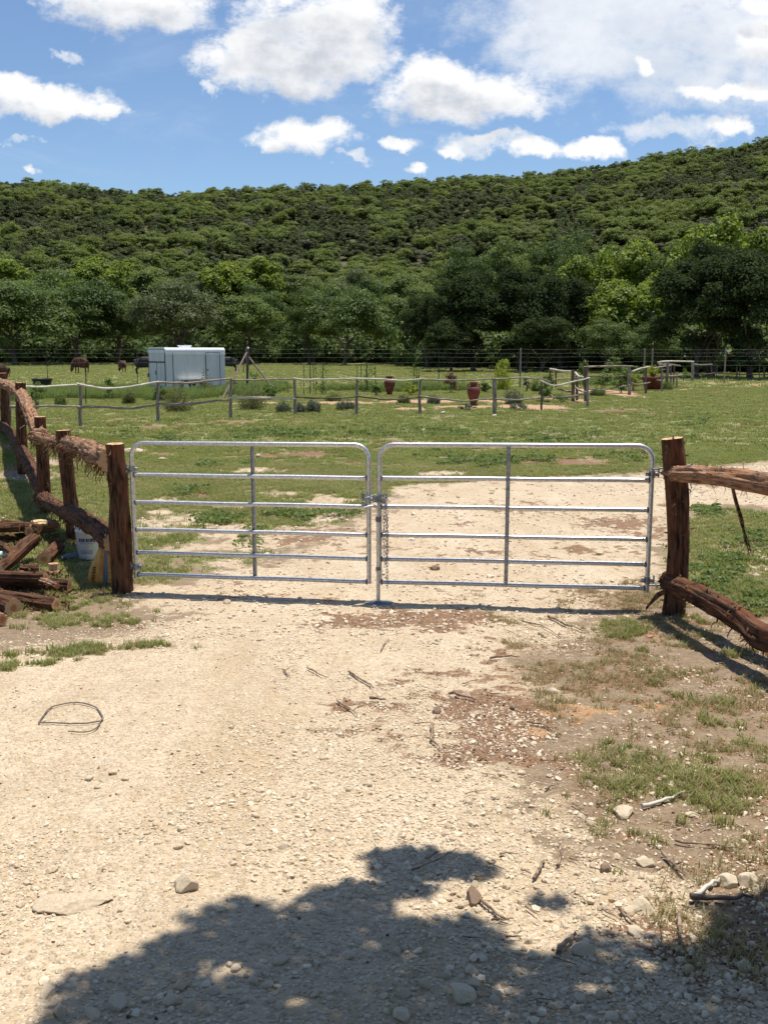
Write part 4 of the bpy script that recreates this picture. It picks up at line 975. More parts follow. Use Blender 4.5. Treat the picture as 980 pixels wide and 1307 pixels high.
# ------------------------------------------------------------------ gates
def gate(free, hinge, label, sticker=False):
    """free, hinge: bottom corners of the frame (centre line)"""
    free, hinge = Vector(free), Vector(hinge); H = 1.262; root = empty('farm_gate', hinge, 0, label, 'gate', 'pair of farm gates across the drive')
    e = (free-hinge); Wd = e.length; e.normalize(); up = Vector((0,0,1)); nrm = e.cross(up).normalized(); rc = .13
    def q(a, z, o=0): return e*a + up*z + nrm*o
    pts = []
    for a, z, s0 in ((Wd-rc, rc, 0), (Wd-rc, H-rc, 1), (rc, H-rc, 2), (rc, rc, 3)):
        if s0 in (0, 3): continue
        for k in range(9):
            th = math.pi/2*k/8 + (0 if s0 == 1 else math.pi/2); pts.append(q(a+math.cos(th)*rc, z+math.sin(th)*rc))
    loop = [q(Wd, -.015)] + [q(Wd, z) for z in np.linspace(.05, H-rc-.02, 5)] + pts + [q(0, z) for z in np.linspace(H-rc-.02, .05, 5)] + [q(0, -.035)]
    mb = MB(); mb.tube(loop, .0215, 14); mb.build('frame', M['galv'], root)
    fr_ = [0, .238, .445, .652, .829, 1]
    for f in fr_[1:]:
        z = H*(1-f); m_ = MB(); n = 13
        ps = [q(t, z + .0015*math.sin(t*5), 0) for t in np.linspace(.015, Wd-.015, n)]; m_.tube(ps, .0205, 12); ra = m_.build('rail', M['galv'], root)
        w_ = MB()
        for a in (.022, Wd-.022): w_.tube([q(a-.006, z), q(a+.006, z)], .0265, 10)
        w_.build('weld', M['weld'], ra)
    mb = MB(); mid = Wd*.518; rot = Matrix((e, nrm, up)).transposed()
    mb.box(q(mid, H*.5-.005, -.0245), (.030, .007, H-.02), rot); mb.box(q(mid-.015, H*.5-.005, -.018), (.005, .02, H-.02), rot); mb.box(q(mid+.015, H*.5-.005, -.018), (.005, .02, H-.02), rot)
    mb.build('brace', M['galv_dull'], root, smooth=False)
    for f in fr_[1:-1]:
        m_ = MB(); m_.tube([q(mid, H*(1-f), -.030), q(mid, H*(1-f), -.024)], .008, 8); m_.build('rivet', M['galv_dull'], root)
    for z in (.075, H-.245):
        m_ = MB(); m_.tube([q(0, z-.03), q(0, z+.03)], .028, 12); m_.box(q(-.035, z, 0), (.05, .02, .035), rot)
        m_.tube([q(-.055, z-.03), q(-.055, z+.045)], .0085, 8); m_.box(q(.03, z, -.01), (.05, .03, .028), rot); m_.build('hinge', M['galv_dull'], root)
    if sticker:
        m_ = MB(); c = Wd*(1 - (328-170)/(473-170)) 
        s = q(Wd*.462+.09, H+.0, 0)
        th = np.linspace(math.pi*.62, math.pi*1.1, 7)                       # wraps the front of the top rail
        def band(mb_, a0, a1, t0, t1, rr):
            tt = np.linspace(t0, t1, 6); vs = []; fs = []
            for t in tt:
                for a in (a0, a1): vs.append(q(a, H + math.cos(t)*rr, -math.sin(t)*rr*SGN))
            for i in range(5): fs.append((i*2, i*2+1, i*2+3, i*2+2))
            mb_.add(vs, fs)
        SGN = sticker
        a = Wd*.518+.035*SGN2; b_ = a + .085*SGN2
        band(m_, a, b_, .5, 2.2, .0222); st = m_.build('sticker', M['red'], root)
        m3 = MB(); band(m3, a+.01*SGN2, b_-.01*SGN2, 1.05, 1.15, .0226); band(m3, a+.016*SGN2, b_-.016*SGN2, 1.35, 1.5, .0226); band(m3, a, b_, .45, .56, .0226); m3.build('sticker_print', M['white'], st)
    return root
SGN2 = 1
lf = PD(471, 742.5, 8.72); lh = PD(174.5, 733, 9.10)
# on the left gate the sticker sits just past the brace towards the free end
gate(lf, lh, 'left galvanised tube gate, with a red and white sticker on its top rail', sticker=1)
rf = PD(484.5, 742.5, 8.70); rh = PD(825, 751, 8.36)
gate(rf, rh, 'right galvanised tube gate, with the drop rod at its free end')
def bolt(a, b, label, nutat):
    mb = MB(); o0 = Vector(a); mb.tube([Vector((0,0,0)), Vector(b)-o0], .008, 8); root = mb.build('hinge_bolt', M['galv_dull']); root.location = o0
    m_ = MB(); d = (Vector(b)-o0).normalized(); p = d*nutat; m_.tube([p-d*.008, p+d*.008], .017, 6); m_.build('nut', M['galv_dull'], root, smooth=False); return tag(root, label, 'bolt')
bolt(PD(169,602,9.08), PD(152,603,9.12), 'upper hinge bolt of the left gate, into the left gatepost', .05)
bolt(PD(177,724,9.08), PD(160,724,9.12), 'lower hinge bolt of the left gate, into the left gatepost', .05)
bolt(PD(831,599,8.34), PD(888,593,8.22), 'upper hinge bolt through the right gatepost, its end showing beyond', .06)
bolt(PD(828,747,8.34), PD(883,745,8.22), 'lower hinge bolt through the right gatepost, its end showing beyond', .06)
# drop rod
rx, ry = rf.x-.012, rf.y-.055
dr = empty('drop_rod', (rx, ry, 0), 0, 'galvanised drop rod standing on a plate where the two gates meet', 'drop rod')
zt = PD(480, 652, ry).z
mb = MB(); mb.tube([Vector((0,0,.0)), Vector((0,0,zt*.5)), Vector((0,0,zt-.05))], .0175, 12); mb.build('rod', M['galv'], dr)
hs = smooth([Vector((0,0,zt-.06)), Vector((0,0,zt-.01)), Vector((-.02,-.01,zt+.035)), Vector((-.07,-.02,zt+.045)), Vector((-.125,-.03,zt+.03))], 5)
mb = MB(); mb.tube(hs, .0125, 10); mb.build('handle', M['galv'], dr)
mb = MB(); mb.tube([Vector((0,0,zt-.10)), Vector((0,0,zt-.055))], .023, 12); mb.tube([Vector((0,.0,.33)), Vector((0,0,.36))], .023, 12); mb.box((.0,.028,zt-.08),(.05,.03,.03)); mb.build('bracket', M['weld'], dr)
zg = float(gfull(rx, ry)); mb = MB(); mb.lathe([(0,.0),(.15,.0),(.15,.004),(.145,.007),(.03,.009),(.03,.02),(0,.02)], 28, c=(0,0,zg-.002)); bp = mb.build('ground_plate', M['bluegrey']); bp.location = (rx, ry, 0); bp.scale = (.95, .6, 1); tag(bp, 'flat blue-grey plate on the ground under the drop rod', 'plate')
# chain
def link_mesh():
    mb = MB(); ps = []
    for k in range(14):
        t = 2*math.pi*k/14; x = math.cos(t)*.0095; z = math.sin(t)*.0095 + (.0095 if math.sin(t) > 0 else -.0095); ps.append((x, 0, z))
    mb.tube(ps, .0028, 6, closed=True); return mb.mesh('link', M['galv_dull'])
LM = link_mesh(); cz = PD(480, 637, 8.7).z
ch = empty('chain', (rf.x, rf.y, cz), 0, 'steel chain wrapped round both gate uprights and hanging down the right one', 'chain')
def add_chain(path):
    ps = smooth(path, 12); L = [0]
    for a, b in zip(ps[:-1], ps[1:]): L.append(L[-1] + (b-a).length)
    n = int(L[-1]/.030)
    for k in range(n):
        s = (k+.5)*.030; i = next(j for j in range(len(L)-1) if L[j+1] >= s); f = (s-L[i])/(L[i+1]-L[i]+1e-9); p = ps[i].lerp(ps[i+1], f); d = (ps[i+1]-ps[i]).normalized()
        o = mk('link', LM, ch); o.location = p; qq = d.to_track_quat('Z', 'X'); o.rotation_mode = 'QUATERNION'; from mathutils import Quaternion; o.rotation_quaternion = qq @ Quaternion((0,0,1), math.pi/2*(k % 2))
for (zo, ro) in ((.035, .045), (.0, .05), (-.03, .046), (.015,.058)):
    pth = [Vector((-.045 + math.cos(t)*(.115), math.sin(t)*ro - .0, zo + .012*math.sin(t*2+zo*50))) for t in np.linspace(0, 2*math.pi, 11)]
    add_chain(pth)
zb = PD(489, 718, 8.65).z - cz; ze = PD(489, 752, 8.65).z - cz
add_chain([Vector((.045,-.04,.0)), Vector((.042,-.045,-.05)), Vector((.040,-.045,zb*.5)), Vector((.044,-.045,zb)), Vector((.056,-.045,zb-.012)), Vector((.066,-.045,zb*.8)), Vector((.064,-.045,zb*.4)), Vector((.055,-.045,-.04))])
add_chain([Vector((.068,-.05,-.1)), Vector((.069,-.05,zb*.6)), Vector((.068,-.05,ze))])

# ------------------------------------------------------------------ woodpile and litter by the left post
def logpx(a, b, r0, r1, lift, label, seed, barkm='bark', cutm='cut', shagn=26, tilt=0):
    A = P(*a); B = P(*b); A.z = float(gz(A.x, A.y)) + lift + r0*.9; B.z = float(gz(B.x, B.y)) + lift + tilt + r1*.9
    return cedar('log', [A, (A+B)/2 + Vector((0,0,.005)), B], r0, r1, seed, None, barkm, shagn, .06, label, 'log', bend=.012, down=.3, cutm=cutm)
logpx((-60,704),(42,690),.055,.05,0,'long cedar log at the back of the woodpile, cut by the left edge',601)
logpx((-40,716),(30,706),.05,.045,0,'second long log of the woodpile, in front of the back one',602)
logpx((38,694),(73,686),.065,.06,.10,'short log with an orange stripped side at the back of the woodpile',603,'bark_light')
logpx((5,690),(52,694),.055,.05,.14,'thin branch lying across the top of the rear woodpile',604)
logpx((0,738),(46,716),.06,.065,.03,'slanting log with a pale freshly cut end, in the rear woodpile',605,'bark','cut_pale',tilt=.17)
logpx((74,706),(58,722),.072,.075,.0,'thick log whose dark ringed end faces the viewer, rear woodpile',606)
logpx((26,734),(50,733),.06,.055,0,'short dark log lying below the pale-ended log',607)
logpx((54,737),(76,735),.03,.03,0,'small split piece of orange wood beside the short dark log',608,'bark_light')
logpx((-70,752),(90,757),.06,.055,.03,'long log at the back of the front woodpile, its sawn end at the right',609)
logpx((-60,757),(60,760),.06,.055,.12,'log lying on top of the front woodpile',610)
logpx((-40,765),(74,779),.06,.062,0,'long log with a torn orange side in the front woodpile',611,shagn=60)
logpx((-50,768),(18,786),.07,.078,0,'thick log with a round sawn end, lower left of the front woodpile',612)
logpx((-40,790),(4,798),.05,.05,0,'stump end of a log at the bottom of the front woodpile, left edge',613,'bark_light')
logpx((62,748),(80,750),.035,.03,.0,'short grey stick of wood behind the front woodpile',614)
logpx((28,752),(75,768),.03,.025,.13,'thin peeled branch lying across the front woodpile',615,'bark_light')
logpx((-10,700),(20,722),.03,.025,.1,'thin branch leaning on the rear woodpile at the left edge',616)
logpx((-30,698),(28,694),.055,.05,.16,'log on top of the rear woodpile, cut by the left edge',618)
logpx((44,693),(60,690),.045,.04,.19,'short yellow split piece on top of the rear woodpile',619,'cut_pale','cut_pale',shagn=0)
# an upright split block
q = P(69,735); mb = MB(); mb.tube([(0,0,0),(.0,.01,.07),(0,.012,.14)], [.052,.05,.05], 12, cap=0, rough=.2, seed=4); o = mb.build('wood_block', M['cut'], smooth=False); o.location = (q.x, q.y, float(gz(q.x,q.y))-.01); tag(o, 'upright split block of orange cedar between the two woodpiles', 'wood block')
for (px, py, s, lab, m_) in [(57,736,.07,'pale wood chip between the two woodpiles','cut_pale'),(42,739,.09,'long pale wood sliver between the two woodpiles','cut_pale'),(30,775,.05,'small pale chip at the foot of the front woodpile','cut_pale'),(52,778,.05,'orange chip at the foot of the front woodpile','cut_pale')]:
    q = P(px, py); mb = MB(); mb.add([(-s,-.015,0),(s*.9,-.02,.004),(s,.015,.008),(-s*.8,.02,.006),(-s,-.015,.014),(s*.9,-.02,.016),(s,.015,.02),(-s*.8,.02,.018)], [(0,3,2,1),(4,5,6,7),(0,1,5,4),(1,2,6,5),(2,3,7,6),(3,0,4,7)])
    o = mb.build('wood_chip', M[m_], smooth=False); o.location = (q.x, q.y, float(gfull(q.x, q.y))+.01); tag(o, lab, 'wood chip')
# bark heap behind the piles
rb = np.random.default_rng(620); pts = []
for k in range(420):
    px, py = (rb.uniform(-10, 100), rb.uniform(684, 700)) if k % 2 else (rb.uniform(-5, 90), rb.uniform(735, 785)); q = P(px, py); pts.append((q.x, q.y, float(gfull(q.x, q.y))+.01))
m_ = MB(); shag(m_, [(0,0,0),(0.01,0,0)], .001, 3, .10, rb, .009, .1); scatter('bark_shreds', m_.mesh('bark_shreds', M['strip']), np.array(pts), rb.uniform(.5,1.5,len(pts)), np.stack([rb.uniform(-.4,.4,len(pts)), rb.uniform(-.4,.4,len(pts)), rb.uniform(0,6.28,len(pts))],1), 'shredded bark strewn round the woodpiles')
# bucket
q = P(116, 712); bk = empty('bucket', (q.x, q.y, float(gz(q.x,q.y))), .3, 'white plastic bucket with violet print, behind the lower rail beside the left gatepost', 'bucket')
mb = MB(); mb.lathe([(0,.004),(.128,.004),(.132,.012),(.148,.31),(.155,.312),(.155,.325),(.149,.327),(.150,.355),(.157,.357),(.157,.37),(.145,.37),(.128,.02),(0,.02)], 32); mb.build('body', M['bucket'], bk)
mb = MB(); mb.tube([Vector((.158*math.cos(t), .02, .345+ .10*math.sin(t))) if True else 0 for t in np.linspace(0, math.pi, 16)], .0035, 6); mb.build('handle', M['white'], bk)
# print: a row of blocky letters and lines wrapping the front
mb = MB()
def wrap(mb_, a0, a1, z0, z1):
    vs = []; fs = []; n = 5
    for i in range(n+1):
        a = a0+(a1-a0)*i/n
        for z in (z0, z1): r_2 = .132+.016*z/.31+.0012; vs.append((r_2*math.cos(a), r_2*math.sin(a), z))
    for i in range(n): fs.append((i*2, i*2+2, i*2+3, i*2+1))
    mb_.add(vs, fs)
f0 = -math.pi/2-.3
for k, (w0, w1) in enumerate([(-.62,-.46),(-.42,-.30),(-.26,-.08),(.0,.16),(.2,.3),(.34,.52),(.56,.7)]): wrap(mb, f0+w0, f0+w1, .205, .245)
for z in (.185, .105, .09, .075): wrap(mb, f0-.5, f0+.5, z, z+.005)
for a in np.linspace(0, 6.28, 10): wrap(mb, f0+.14*math.cos(a)-.03, f0+.14*math.cos(a)+.03, .148+.018*math.sin(a)-.002, .148+.018*math.sin(a)+.002)
mb.build('print', M['ink'], bk)
# orange sack slumped against the post
q = P(131, 748); sk = empty('sack', (q.x, q.y+.05, float(gz(q.x,q.y))), 0, 'crumpled orange-yellow sack with a blue-grey stripe leaning on the left gatepost', 'sack')
th = np.linspace(0, 2*math.pi, 64, endpoint=False); vs = []; prof = [(0,0),(.11,.0),(.135,.03),(.138,.10),(.12,.18),(.095,.26),(.07,.33),(.05,.38),(.055,.41),(.03,.40),(0,.39)]
fs = []; mats_ = []
for i, (rd, z) in enumerate(prof):
    for j, t in enumerate(th):
        fold = 1 + .17*math.sin(t*7 + z*9)*min(1, z/.1)*(1-.3*z) + .09*math.sin(t*13+z*20+1); vs.append((rd*fold*math.cos(t)+.03*z/.4, rd*.72*fold*math.sin(t), z + .012*math.sin(t*5)))
for i in range(len(prof)-1):
    for j in range(64):
        fs.append((i*64+j, i*64+(j+1)%64, (i+1)*64+(j+1)%64, (i+1)*64+j)); a = th[j]
        mats_.append(1 if (4.72 < a < 5.15) else 0)
mb = MB(); mb.add(vs, fs, mats_); mb.build('bag', [M['sack'], M['sack_blue']], sk)
mb = MB()
for k, (x_, z_) in enumerate([(-.062,.06),(-.066,.085),(-.06,.11),(-.058,.14),(-.052,.165),(-.05,.19)]): mb.box((x_-.02, -.088+z_*.16, z_), (.030 if k % 2 else .022, .02, .010), Matrix.Rotation(.35, 3, 'Z'))
mb.build('print', M['sack_dark'], sk, smooth=False)
# bottles
def bottle(a, b, r0, m_, label):
    A = P(*a); B = P(*b); A.z = float(gfull(A.x, A.y))+r0+.01; B.z = float(gfull(B.x, B.y))+r0*.8+.01; d = B-A; mb = MB()
    mb.tube([Vector((0,0,0)), d*.01, d*.05, d*.4, d*.68, d*.76, d*.86, d*.9, d*.93, d], np.array([.6,.9,1,1,1,.9,.45,.38,.42,.42])*r0, 14); o = mb.build('plastic_bottle', M[m_]); o.location = A
    m2 = MB(); m2.tube([d*.93, d*1.0], r0*.48, 12); m2.build('cap', M['white'], o); return tag(o, label, 'bottle')
bottle((102,713),(79,716),.038,'bluegrey','blue-grey bottle lying in the fence shadow left of the bucket')
bottle((-12,716),(17,711),.04,'palegreen','pale green bottle lying on the rear woodpile at the left edge')

# ------------------------------------------------------------------ garden fences
def gfence(label, posts, rails, rad=.055, group='rough pole fences round the garden'):
    """posts: (px, top, base[, material, radius]); rails: list of ([(px, py, D)], r, material)"""
    b0 = P(posts[0][0], posts[0][2]); root = empty('pole_fence', (b0.x, b0.y, 0), 0, label, 'fence', group); O = Vector((b0.x, b0.y, 0)); Ds = {}
    for i, p in enumerate(posts):
        b = P(p[0], p[2]); t = PD(p[0] + random.uniform(-1, 1), p[1], b.y); Ds[p[0]] = b.y; m_ = p[3] if len(p) > 3 else 'grey_wood'; rd = (p[4] if len(p) > 4 else rad)
        mb = MB(); path = wiggle(Vector((b.x, b.y, -.1))-O, t-O, 9, .025, np.random.default_rng(abs(int(p[0])))); mb.tube(path, np.linspace(rd*1.1, rd*.9, 9), 9, rough=.25, seed=abs(int(p[0])), kr=1.5, ks=4)
        mb.build('post', M[m_], root)
    xs = sorted(Ds); 
    for k, (pts, rd, m_) in enumerate(rails):
        w_ = [PD(px, py, (D if D else float(np.interp(px, xs, [Ds[x] for x in xs]))) - .09) - O for px, py, D in pts]; ps = smooth(w_, 7); r = np.random.default_rng(abs(k+int(pts[0][0]))); n = len(ps)
        off = np.cumsum(r.normal(size=(n, 3)), 0); off -= np.linspace(0, 1, n)[:, None]*off[-1]; ps = [p + Vector(o)*.007 for p, o in zip(ps, off)]
        mb = MB(); mb.tube(ps, np.linspace(rd, rd*.75, n)*(1+.2*(noise2(np.arange(n)*.7, 1., k)-.5)), 8, rough=.2, seed=k, kr=1.5, ks=5); mb.build('rail', M[m_], root)
    return root
gfence('long wavy pole fence along the front of the garden',
  [(-70,494,552),(10,492,549),(103,491,545),(202,486,538.5),(294,483.5,534),(376,484,530.5),(455,483,529),(536,484,528),(631,483,530.5,'grey_wood',.075),(691,486,523.5,'dark_wood',.04),(750,480,520,'grey_wood',.055)],
  [([(-75,494,0),(10,494,0),(60,493.5,0),(103,490.5,0)],.035,'pale_wood'),([(98,490,0),(118,494,0),(145,496,0),(175,492,0),(203,487,0)],.04,'pale_wood'),([(200,488,0),(235,489,0),(270,486.5,0),(296,483,0)],.04,'grey_wood'),
   ([(294,485,0),(335,485,0),(376,483,0)],.032,'grey_wood'),([(374,483,0),(400,484,0),(430,484,0),(457,483,0)],.035,'pale_wood'),([(452,483.5,0),(490,484,0),(515,485.5,0),(538,484,0)],.038,'pale_wood'),([(536,484,0),(570,485,0),(600,485.5,0),(632,484,0)],.034,'grey_wood'),
   ([(629,484,0),(660,482.5,0),(688,483.5,0),(702,487,0)],.032,'grey_wood'),([(688,485,0),(706,492,0),(728,488,0),(752,482,0)],.036,'pale_wood'),
   ([(-75,524,0),(10,519,0),(50,518,0),(106,519,0)],.042,'grey_wood'),([(100,521,0),(130,519,0),(160,521.5,0),(204,517,0)],.042,'grey_wood'),([(200,514,0),(240,516,0),(270,513,0),(296,511.5,0)],.042,'grey_wood'),([(292,508,0),(330,507.5,0),(378,508.5,0)],.044,'pale_wood'),
   ([(376,507,0),(410,508.5,0),(430,508,0),(457,506.5,0)],.034,'dark_wood'),([(455,506,0),(485,509,0),(510,510,0),(538,506,0)],.034,'dark_wood'),([(536,506,0),(560,509,0),(590,511.5,0),(634,508.5,0)],.036,'grey_wood'),([(631,509,0),(660,509,0),(693,507,0)],.038,'grey_wood'),([(690,507,0),(720,506,0),(752,502,0)],.036,'grey_wood')])
gfence('short pole fence forming the garden entrance, with a whitened top rail',
  [(702,470,498,'dark_wood'),(709,474,496,'dark_wood'),(731,472,512,'dark_wood',.075),(736,477,511,'dark_wood',.06),(747.5,468,512,'dark_wood',.08)],
  [([(702,471,49),(716,473,48),(732,474.5,46)],.045,'pale_wood'),([(704,485,49),(720,484,48),(742,481,44)],.035,'grey_wood'),([(734,476,46),(738,481,45),(744,482,44)],.05,'pale_wood'),([(711,496.5,48),(722,499,47),(732,499.5,46)],.04,'dark_wood'),([(735,495,46),(742,499,44),(751,501,41)],.04,'grey_wood')])
gfence('pole fence with three rails in front of the tall green planting',
  [(748,468,506,'dark_wood'),(803,467,504,'grey_wood',.085),(824,467,503,'dark_wood',.06)],
  [([(745,469,50),(775,467.5,50.5),(808,467.5,51)],.05,'grey_wood'),([(750,480,50),(775,480.5,50),(803,479,51)],.032,'dark_wood'),([(750,496.5,50),(772,497.5,50),(790,493.5,50.5),(804,491,51)],.038,'grey_wood'),([(806,474,51),(818,470,51.5),(829,468,52)],.045,'pale_wood'),([(804,488,51),(815,491,51),(829,488,52)],.042,'grey_wood')])
gfence('jumbled pole fence with a high top rail behind the terracotta planter',
  [(844,470,500,'grey_wood',.06),(851,462,498,'grey_wood',.085),(856,464,494,'dark_wood'),(859,464,492,'dark_wood'),(863,476,496,'grey_wood'),(883,461,487,'grey_wood',.11)],
  [([(839,463,62),(850,461.5,62),(868,461.5,66),(885,461.5,71)],.06,'pale_wood'),([(840,465,60),(855,465,62),(868,467,64)],.05,'grey_wood'),([(833,470,56),(845,468,58),(856,466.5,60)],.05,'grey_wood'),([(850,480,58),(860,479,60),(870,478.5,62)],.06,'grey_wood'),([(838,485,56),(846,486,57)],.05,'grey_wood'),([(843,472,58),(855,471,60)],.045,'dark_wood')])
gfence('low dark pole fence running off under the trees at the right',
  [(884,463,486,'dark_wood'),(908,463,485,'dark_wood'),(940,468,485,'dark_wood'),(975,468,485,'dark_wood'),(1010,468,485,'dark_wood')],
  [([(884,465,0),(896,466,0),(909,465,0)],.05,'grey_wood'),([(880,476,0),(895,477,0),(912,476.5,0)],.05,'dark_wood'),([(908,476,0),(940,478,0),(975,478,0),(1010,478,0)],.05,'dark_wood')])
for pts, rd, lab, m_ in (([(436,530),(446,529.5),(456,529)],.03,'short fallen pole at the foot of the garden fence','pale_wood'),([(468,529.5),(485,529),(500,529),(530,529)],.035,'long fallen pole lying under the middle of the garden fence','grey_wood'),([(562,528.5),(571,528)],.05,'pale flat piece of wood lying in front of the garden fence','pale_wood')):
    stick(pts, rd, lab, m_, name='fallen_pole', lift=.0)
q = P(103,547); rock(103,547,8,'white stone at the foot of the leftmost garden post in view', flat=.5, seed=48); rock(631,531.5,8,'white stone at the foot of the stoutest garden post', flat=.5, seed=49)

# ------------------------------------------------------------------ garden plants
def bush(name, px, base, top, w, m_, label, seed, leaf=.07, nb=22, nl=60, stems=5, group=None, zlow=.5, cat='shrub', shape='round', asp=None):
    b = P(px, base); H = PD(px, top, b.y).z - b.z; rx = w*mpp(b.y)/2; root = empty(name, b, 0, label, cat, group)
    r = np.random.default_rng(seed); c, n = crown_pts(r, rx*.95, H*zlow*.95, H*(1-zlow), nb, nl, bs=(.25,.45), shape=shape); c[:, 2] = np.maximum(c[:, 2], .02)
    mk('foliage', quads_mesh('foliage', leaf_quads(c, n, leaf, r, asp or 2.2), M[m_]), root)
    mb = MB()
    for k in range(stems):
        e = np.array((r.uniform(-.5,.5)*rx, r.uniform(-.5,.5)*rx, H*r.uniform(.6,.85))); mb.tube(wiggle((r.uniform(-.1,.1)*rx, r.uniform(-.1,.1)*rx, -.03), e, 5, .03, r), np.linspace(.022, .006, 5), 5)
    mb.build('stem', M['twig'], root); return root
def feather(name, px, base, top, w, m_, label, seed, n=130, group=None, leafy=.05):
    n = int(n*1.25); leafy *= .85
    """bush of many thin arching stems"""
    b = P(px, base); H = PD(px, top, b.y).z - b.z; rx = w*mpp(b.y)/2; root = empty(name, b, 0, label, 'shrub', group); r = np.random.default_rng(seed); C, Nn = [], []; mb = MB()
    for k in range(n):
        a = r.uniform(0, 6.28); sp = r.uniform(0, 1)**.5*rx; h = H*r.uniform(.35, 1.08)*(1-.45*(sp/rx)**2); e = np.array((math.cos(a)*sp, math.sin(a)*sp, h)); t = np.linspace(.12, 1, 16)[:, None]
        pts = e*t*np.array((1,1,1)) + r.normal(size=(16,3))*.03; pts[:, :2] *= (.95/np.maximum(t, .01))*(t**.35); C.append(pts); Nn.append(r.normal(size=(16,3)))
        if k % 8 == 0: mb.tube([(0,0,-.02), tuple(e*.5), tuple(e*.85)], [.012,.008,.004], 4)
    mk('foliage', quads_mesh('foliage', leaf_quads(np.vstack(C), np.vstack(Nn), leafy, r, 3.5), M[m_]), root); mb.build('stem', M['twig'], root); return root
bush('shrub',48,522,486,28,'leaf_green','fresh green leafy plant behind the left rail fence, under the black tub',701,.09,14,40)
bush('young_plant',140,510,482,13,'leaf_green','slender young plant with dark leaves left of the trailer',702,.10,10,24,3)
feather('shrub',228,526,483,46,'leaf_olive','feathery olive bush in front of the trailer',703,150)
feather('shrub',262,505,472,26,'leaf_olive','smaller feathery bush close against the trailer side',704,90)
feather('shrub',322,523,482,46,'leaf_olive','feathery brownish bush between two garden posts right of the trailer',705,150)
bush('shrub',325,492,474,18,'leaf_green','small dark green plant at the foot of the leaning fence braces',706,.10,8,30)
for (px, bs, tp, w, lab) in [(362,527,511,20,'grey-green lavender clump left of a garden post'),(383,527,513,14,'small grey-green clump just right of a garden post'),(400,527,508,21,'darkest grey-green lavender clump between two garden posts'),(441,524,508,26,'wide grey-green clump left of the post by the urn')]:
    feather('lavender', px, bs, tp, w, 'leaf_lav', lab, int(px), 130, 'lavender clumps along the garden fence', .05)
bush('shrub',524,505,488,24,'leaf_yel','yellow-green leafy shrub right of the farther urn',710,.14,10,22)
bush('shrub',575,502,473,21,'leaf_pink','shrub with pinkish tips between the two urns',711,.09,18,46)
bush('shrub',641,497,461,26,'leaf_yel','bright yellow-green pointed shrub behind the stout garden post',712,.10,18,46,shape='cone')
feather('shrub',641,498,459,30,'leaf_yel','yellow-green shoots of a young shrub beside the pointed one',713,60,leafy=.09)
bush('shrub',692,513,486,24,'leaf_green','leafy green shrub behind the thin garden post',714,.09,16,50)
bush('shrub',672,500,478,12,'leaf_lav','small greyish shrub behind the garden fence',715,.07,10,30)
bush('shrub',716,514,503,36,'leaf_green','low mat of green ground cover inside the garden corner',716,.07,16,50)
feather('shrub',655,516,494,30,'leaf_lav','hazy grey grass clump inside the garden by the stout post',717,120,leafy=.05)
bush('shrub',768,500,474,34,'leaf_green','tall green planting behind the three-rail fence, left part',718,.10,20,70)
bush('shrub',792,502,470,30,'leaf_green','tall green planting behind the three-rail fence, right part',719,.10,20,70)
bush('shrub',744,484,459,18,'leaf_mesq','light green bush rising behind the garden entrance',720,.12,12,40)
bush('shrub',785,484,452,34,'leaf_mesq','loose green shrub in the shade beyond the three-rail fence',721,.14,14,40)
bush('shrub',815,492,466,26,'leaf_green','green shrub left of the terracotta planter',722,.10,14,50)
bush('shrub',597,524,515,24,'leaf_lav','low grey-green clump under the nearer urn',723,.06,10,40)
bush('shrub',660,524,514,30,'leaf_lav','low grass clump right of the stout garden post',724,.06,10,40)
bush('shrub',872,486,470,12,'leaf_green','small green plant behind the jumbled fence',725,.1,8,30)
for i_, (kind_, px, bs, tp, w, m_, lab) in enumerate([('f',78,520,500,16,'leaf_weed','pale weedy clump behind the left end of the garden fence'),('f',165,516,496,20,'leaf_olive','thin olive weed clump left of the trailer'),
  ('b',206,512,492,18,'leaf_green','leafy weed at the corner of the trailer'),('b',345,510,490,22,'leaf_green','dark leafy weed between the leaning braces'),('f',425,512,500,24,'leaf_weed','light grassy clump left of the post by the vined stakes'),
  ('b',480,506,490,16,'leaf_green','small leafy plant at the foot of the vined stakes'),('f',515,516,503,18,'leaf_olive','thin dry clump below the yellow-green shrub'),('f',553,516,504,20,'leaf_lav','hazy clump between the two urns near the fence'),
  ('b',620,502,488,14,'leaf_mesq','small round bush right of the nearer urn'),('f',683,500,480,16,'leaf_weed','light weedy shoots behind the thin garden post'),('b',700,498,478,16,'leaf_mesq','low shrub at the garden entrance posts'),
  ('f',762,506,492,22,'leaf_weed','light weeds under the three-rail fence'),('b',808,499,478,16,'leaf_yel','yellowish plant between the three-rail fence posts'),('f',850,498,484,18,'leaf_weed','light weeds at the foot of the jumbled fence')]):
    (feather if kind_ == 'f' else bush)('weed_clump' if kind_ == 'f' else 'small_plant', px, bs, tp, w, m_, lab, 760+i_)
for px, tp, w, lab in ((914,460,11,'small round green tree, leftmost of three under the dark oaks'),(943,459,12,'round green tree, middle of three under the dark oaks'),(968,457,13,'round green tree, rightmost of three under the dark oaks')):
    b = P(px, 484); H = PD(px, tp, b.y).z - b.z; t = empty('potted_tree', b, 0, lab, 'small tree', 'small round trees under the oaks'); r = np.random.default_rng(int(px)); c, n = crown_pts(r, w*mpp(b.y)/2, .38, H-.4, 10, 40, bs=(.35,.55))
    mk('crown', quads_mesh('crown', leaf_quads(c, n, .12, r), M['leaf_green']), t); mb = MB(); mb.tube(wiggle((0,0,-.05), (0,0,H-.5), 5, .04, r), .035, 7); mb.build('trunk', M['twig'], t)
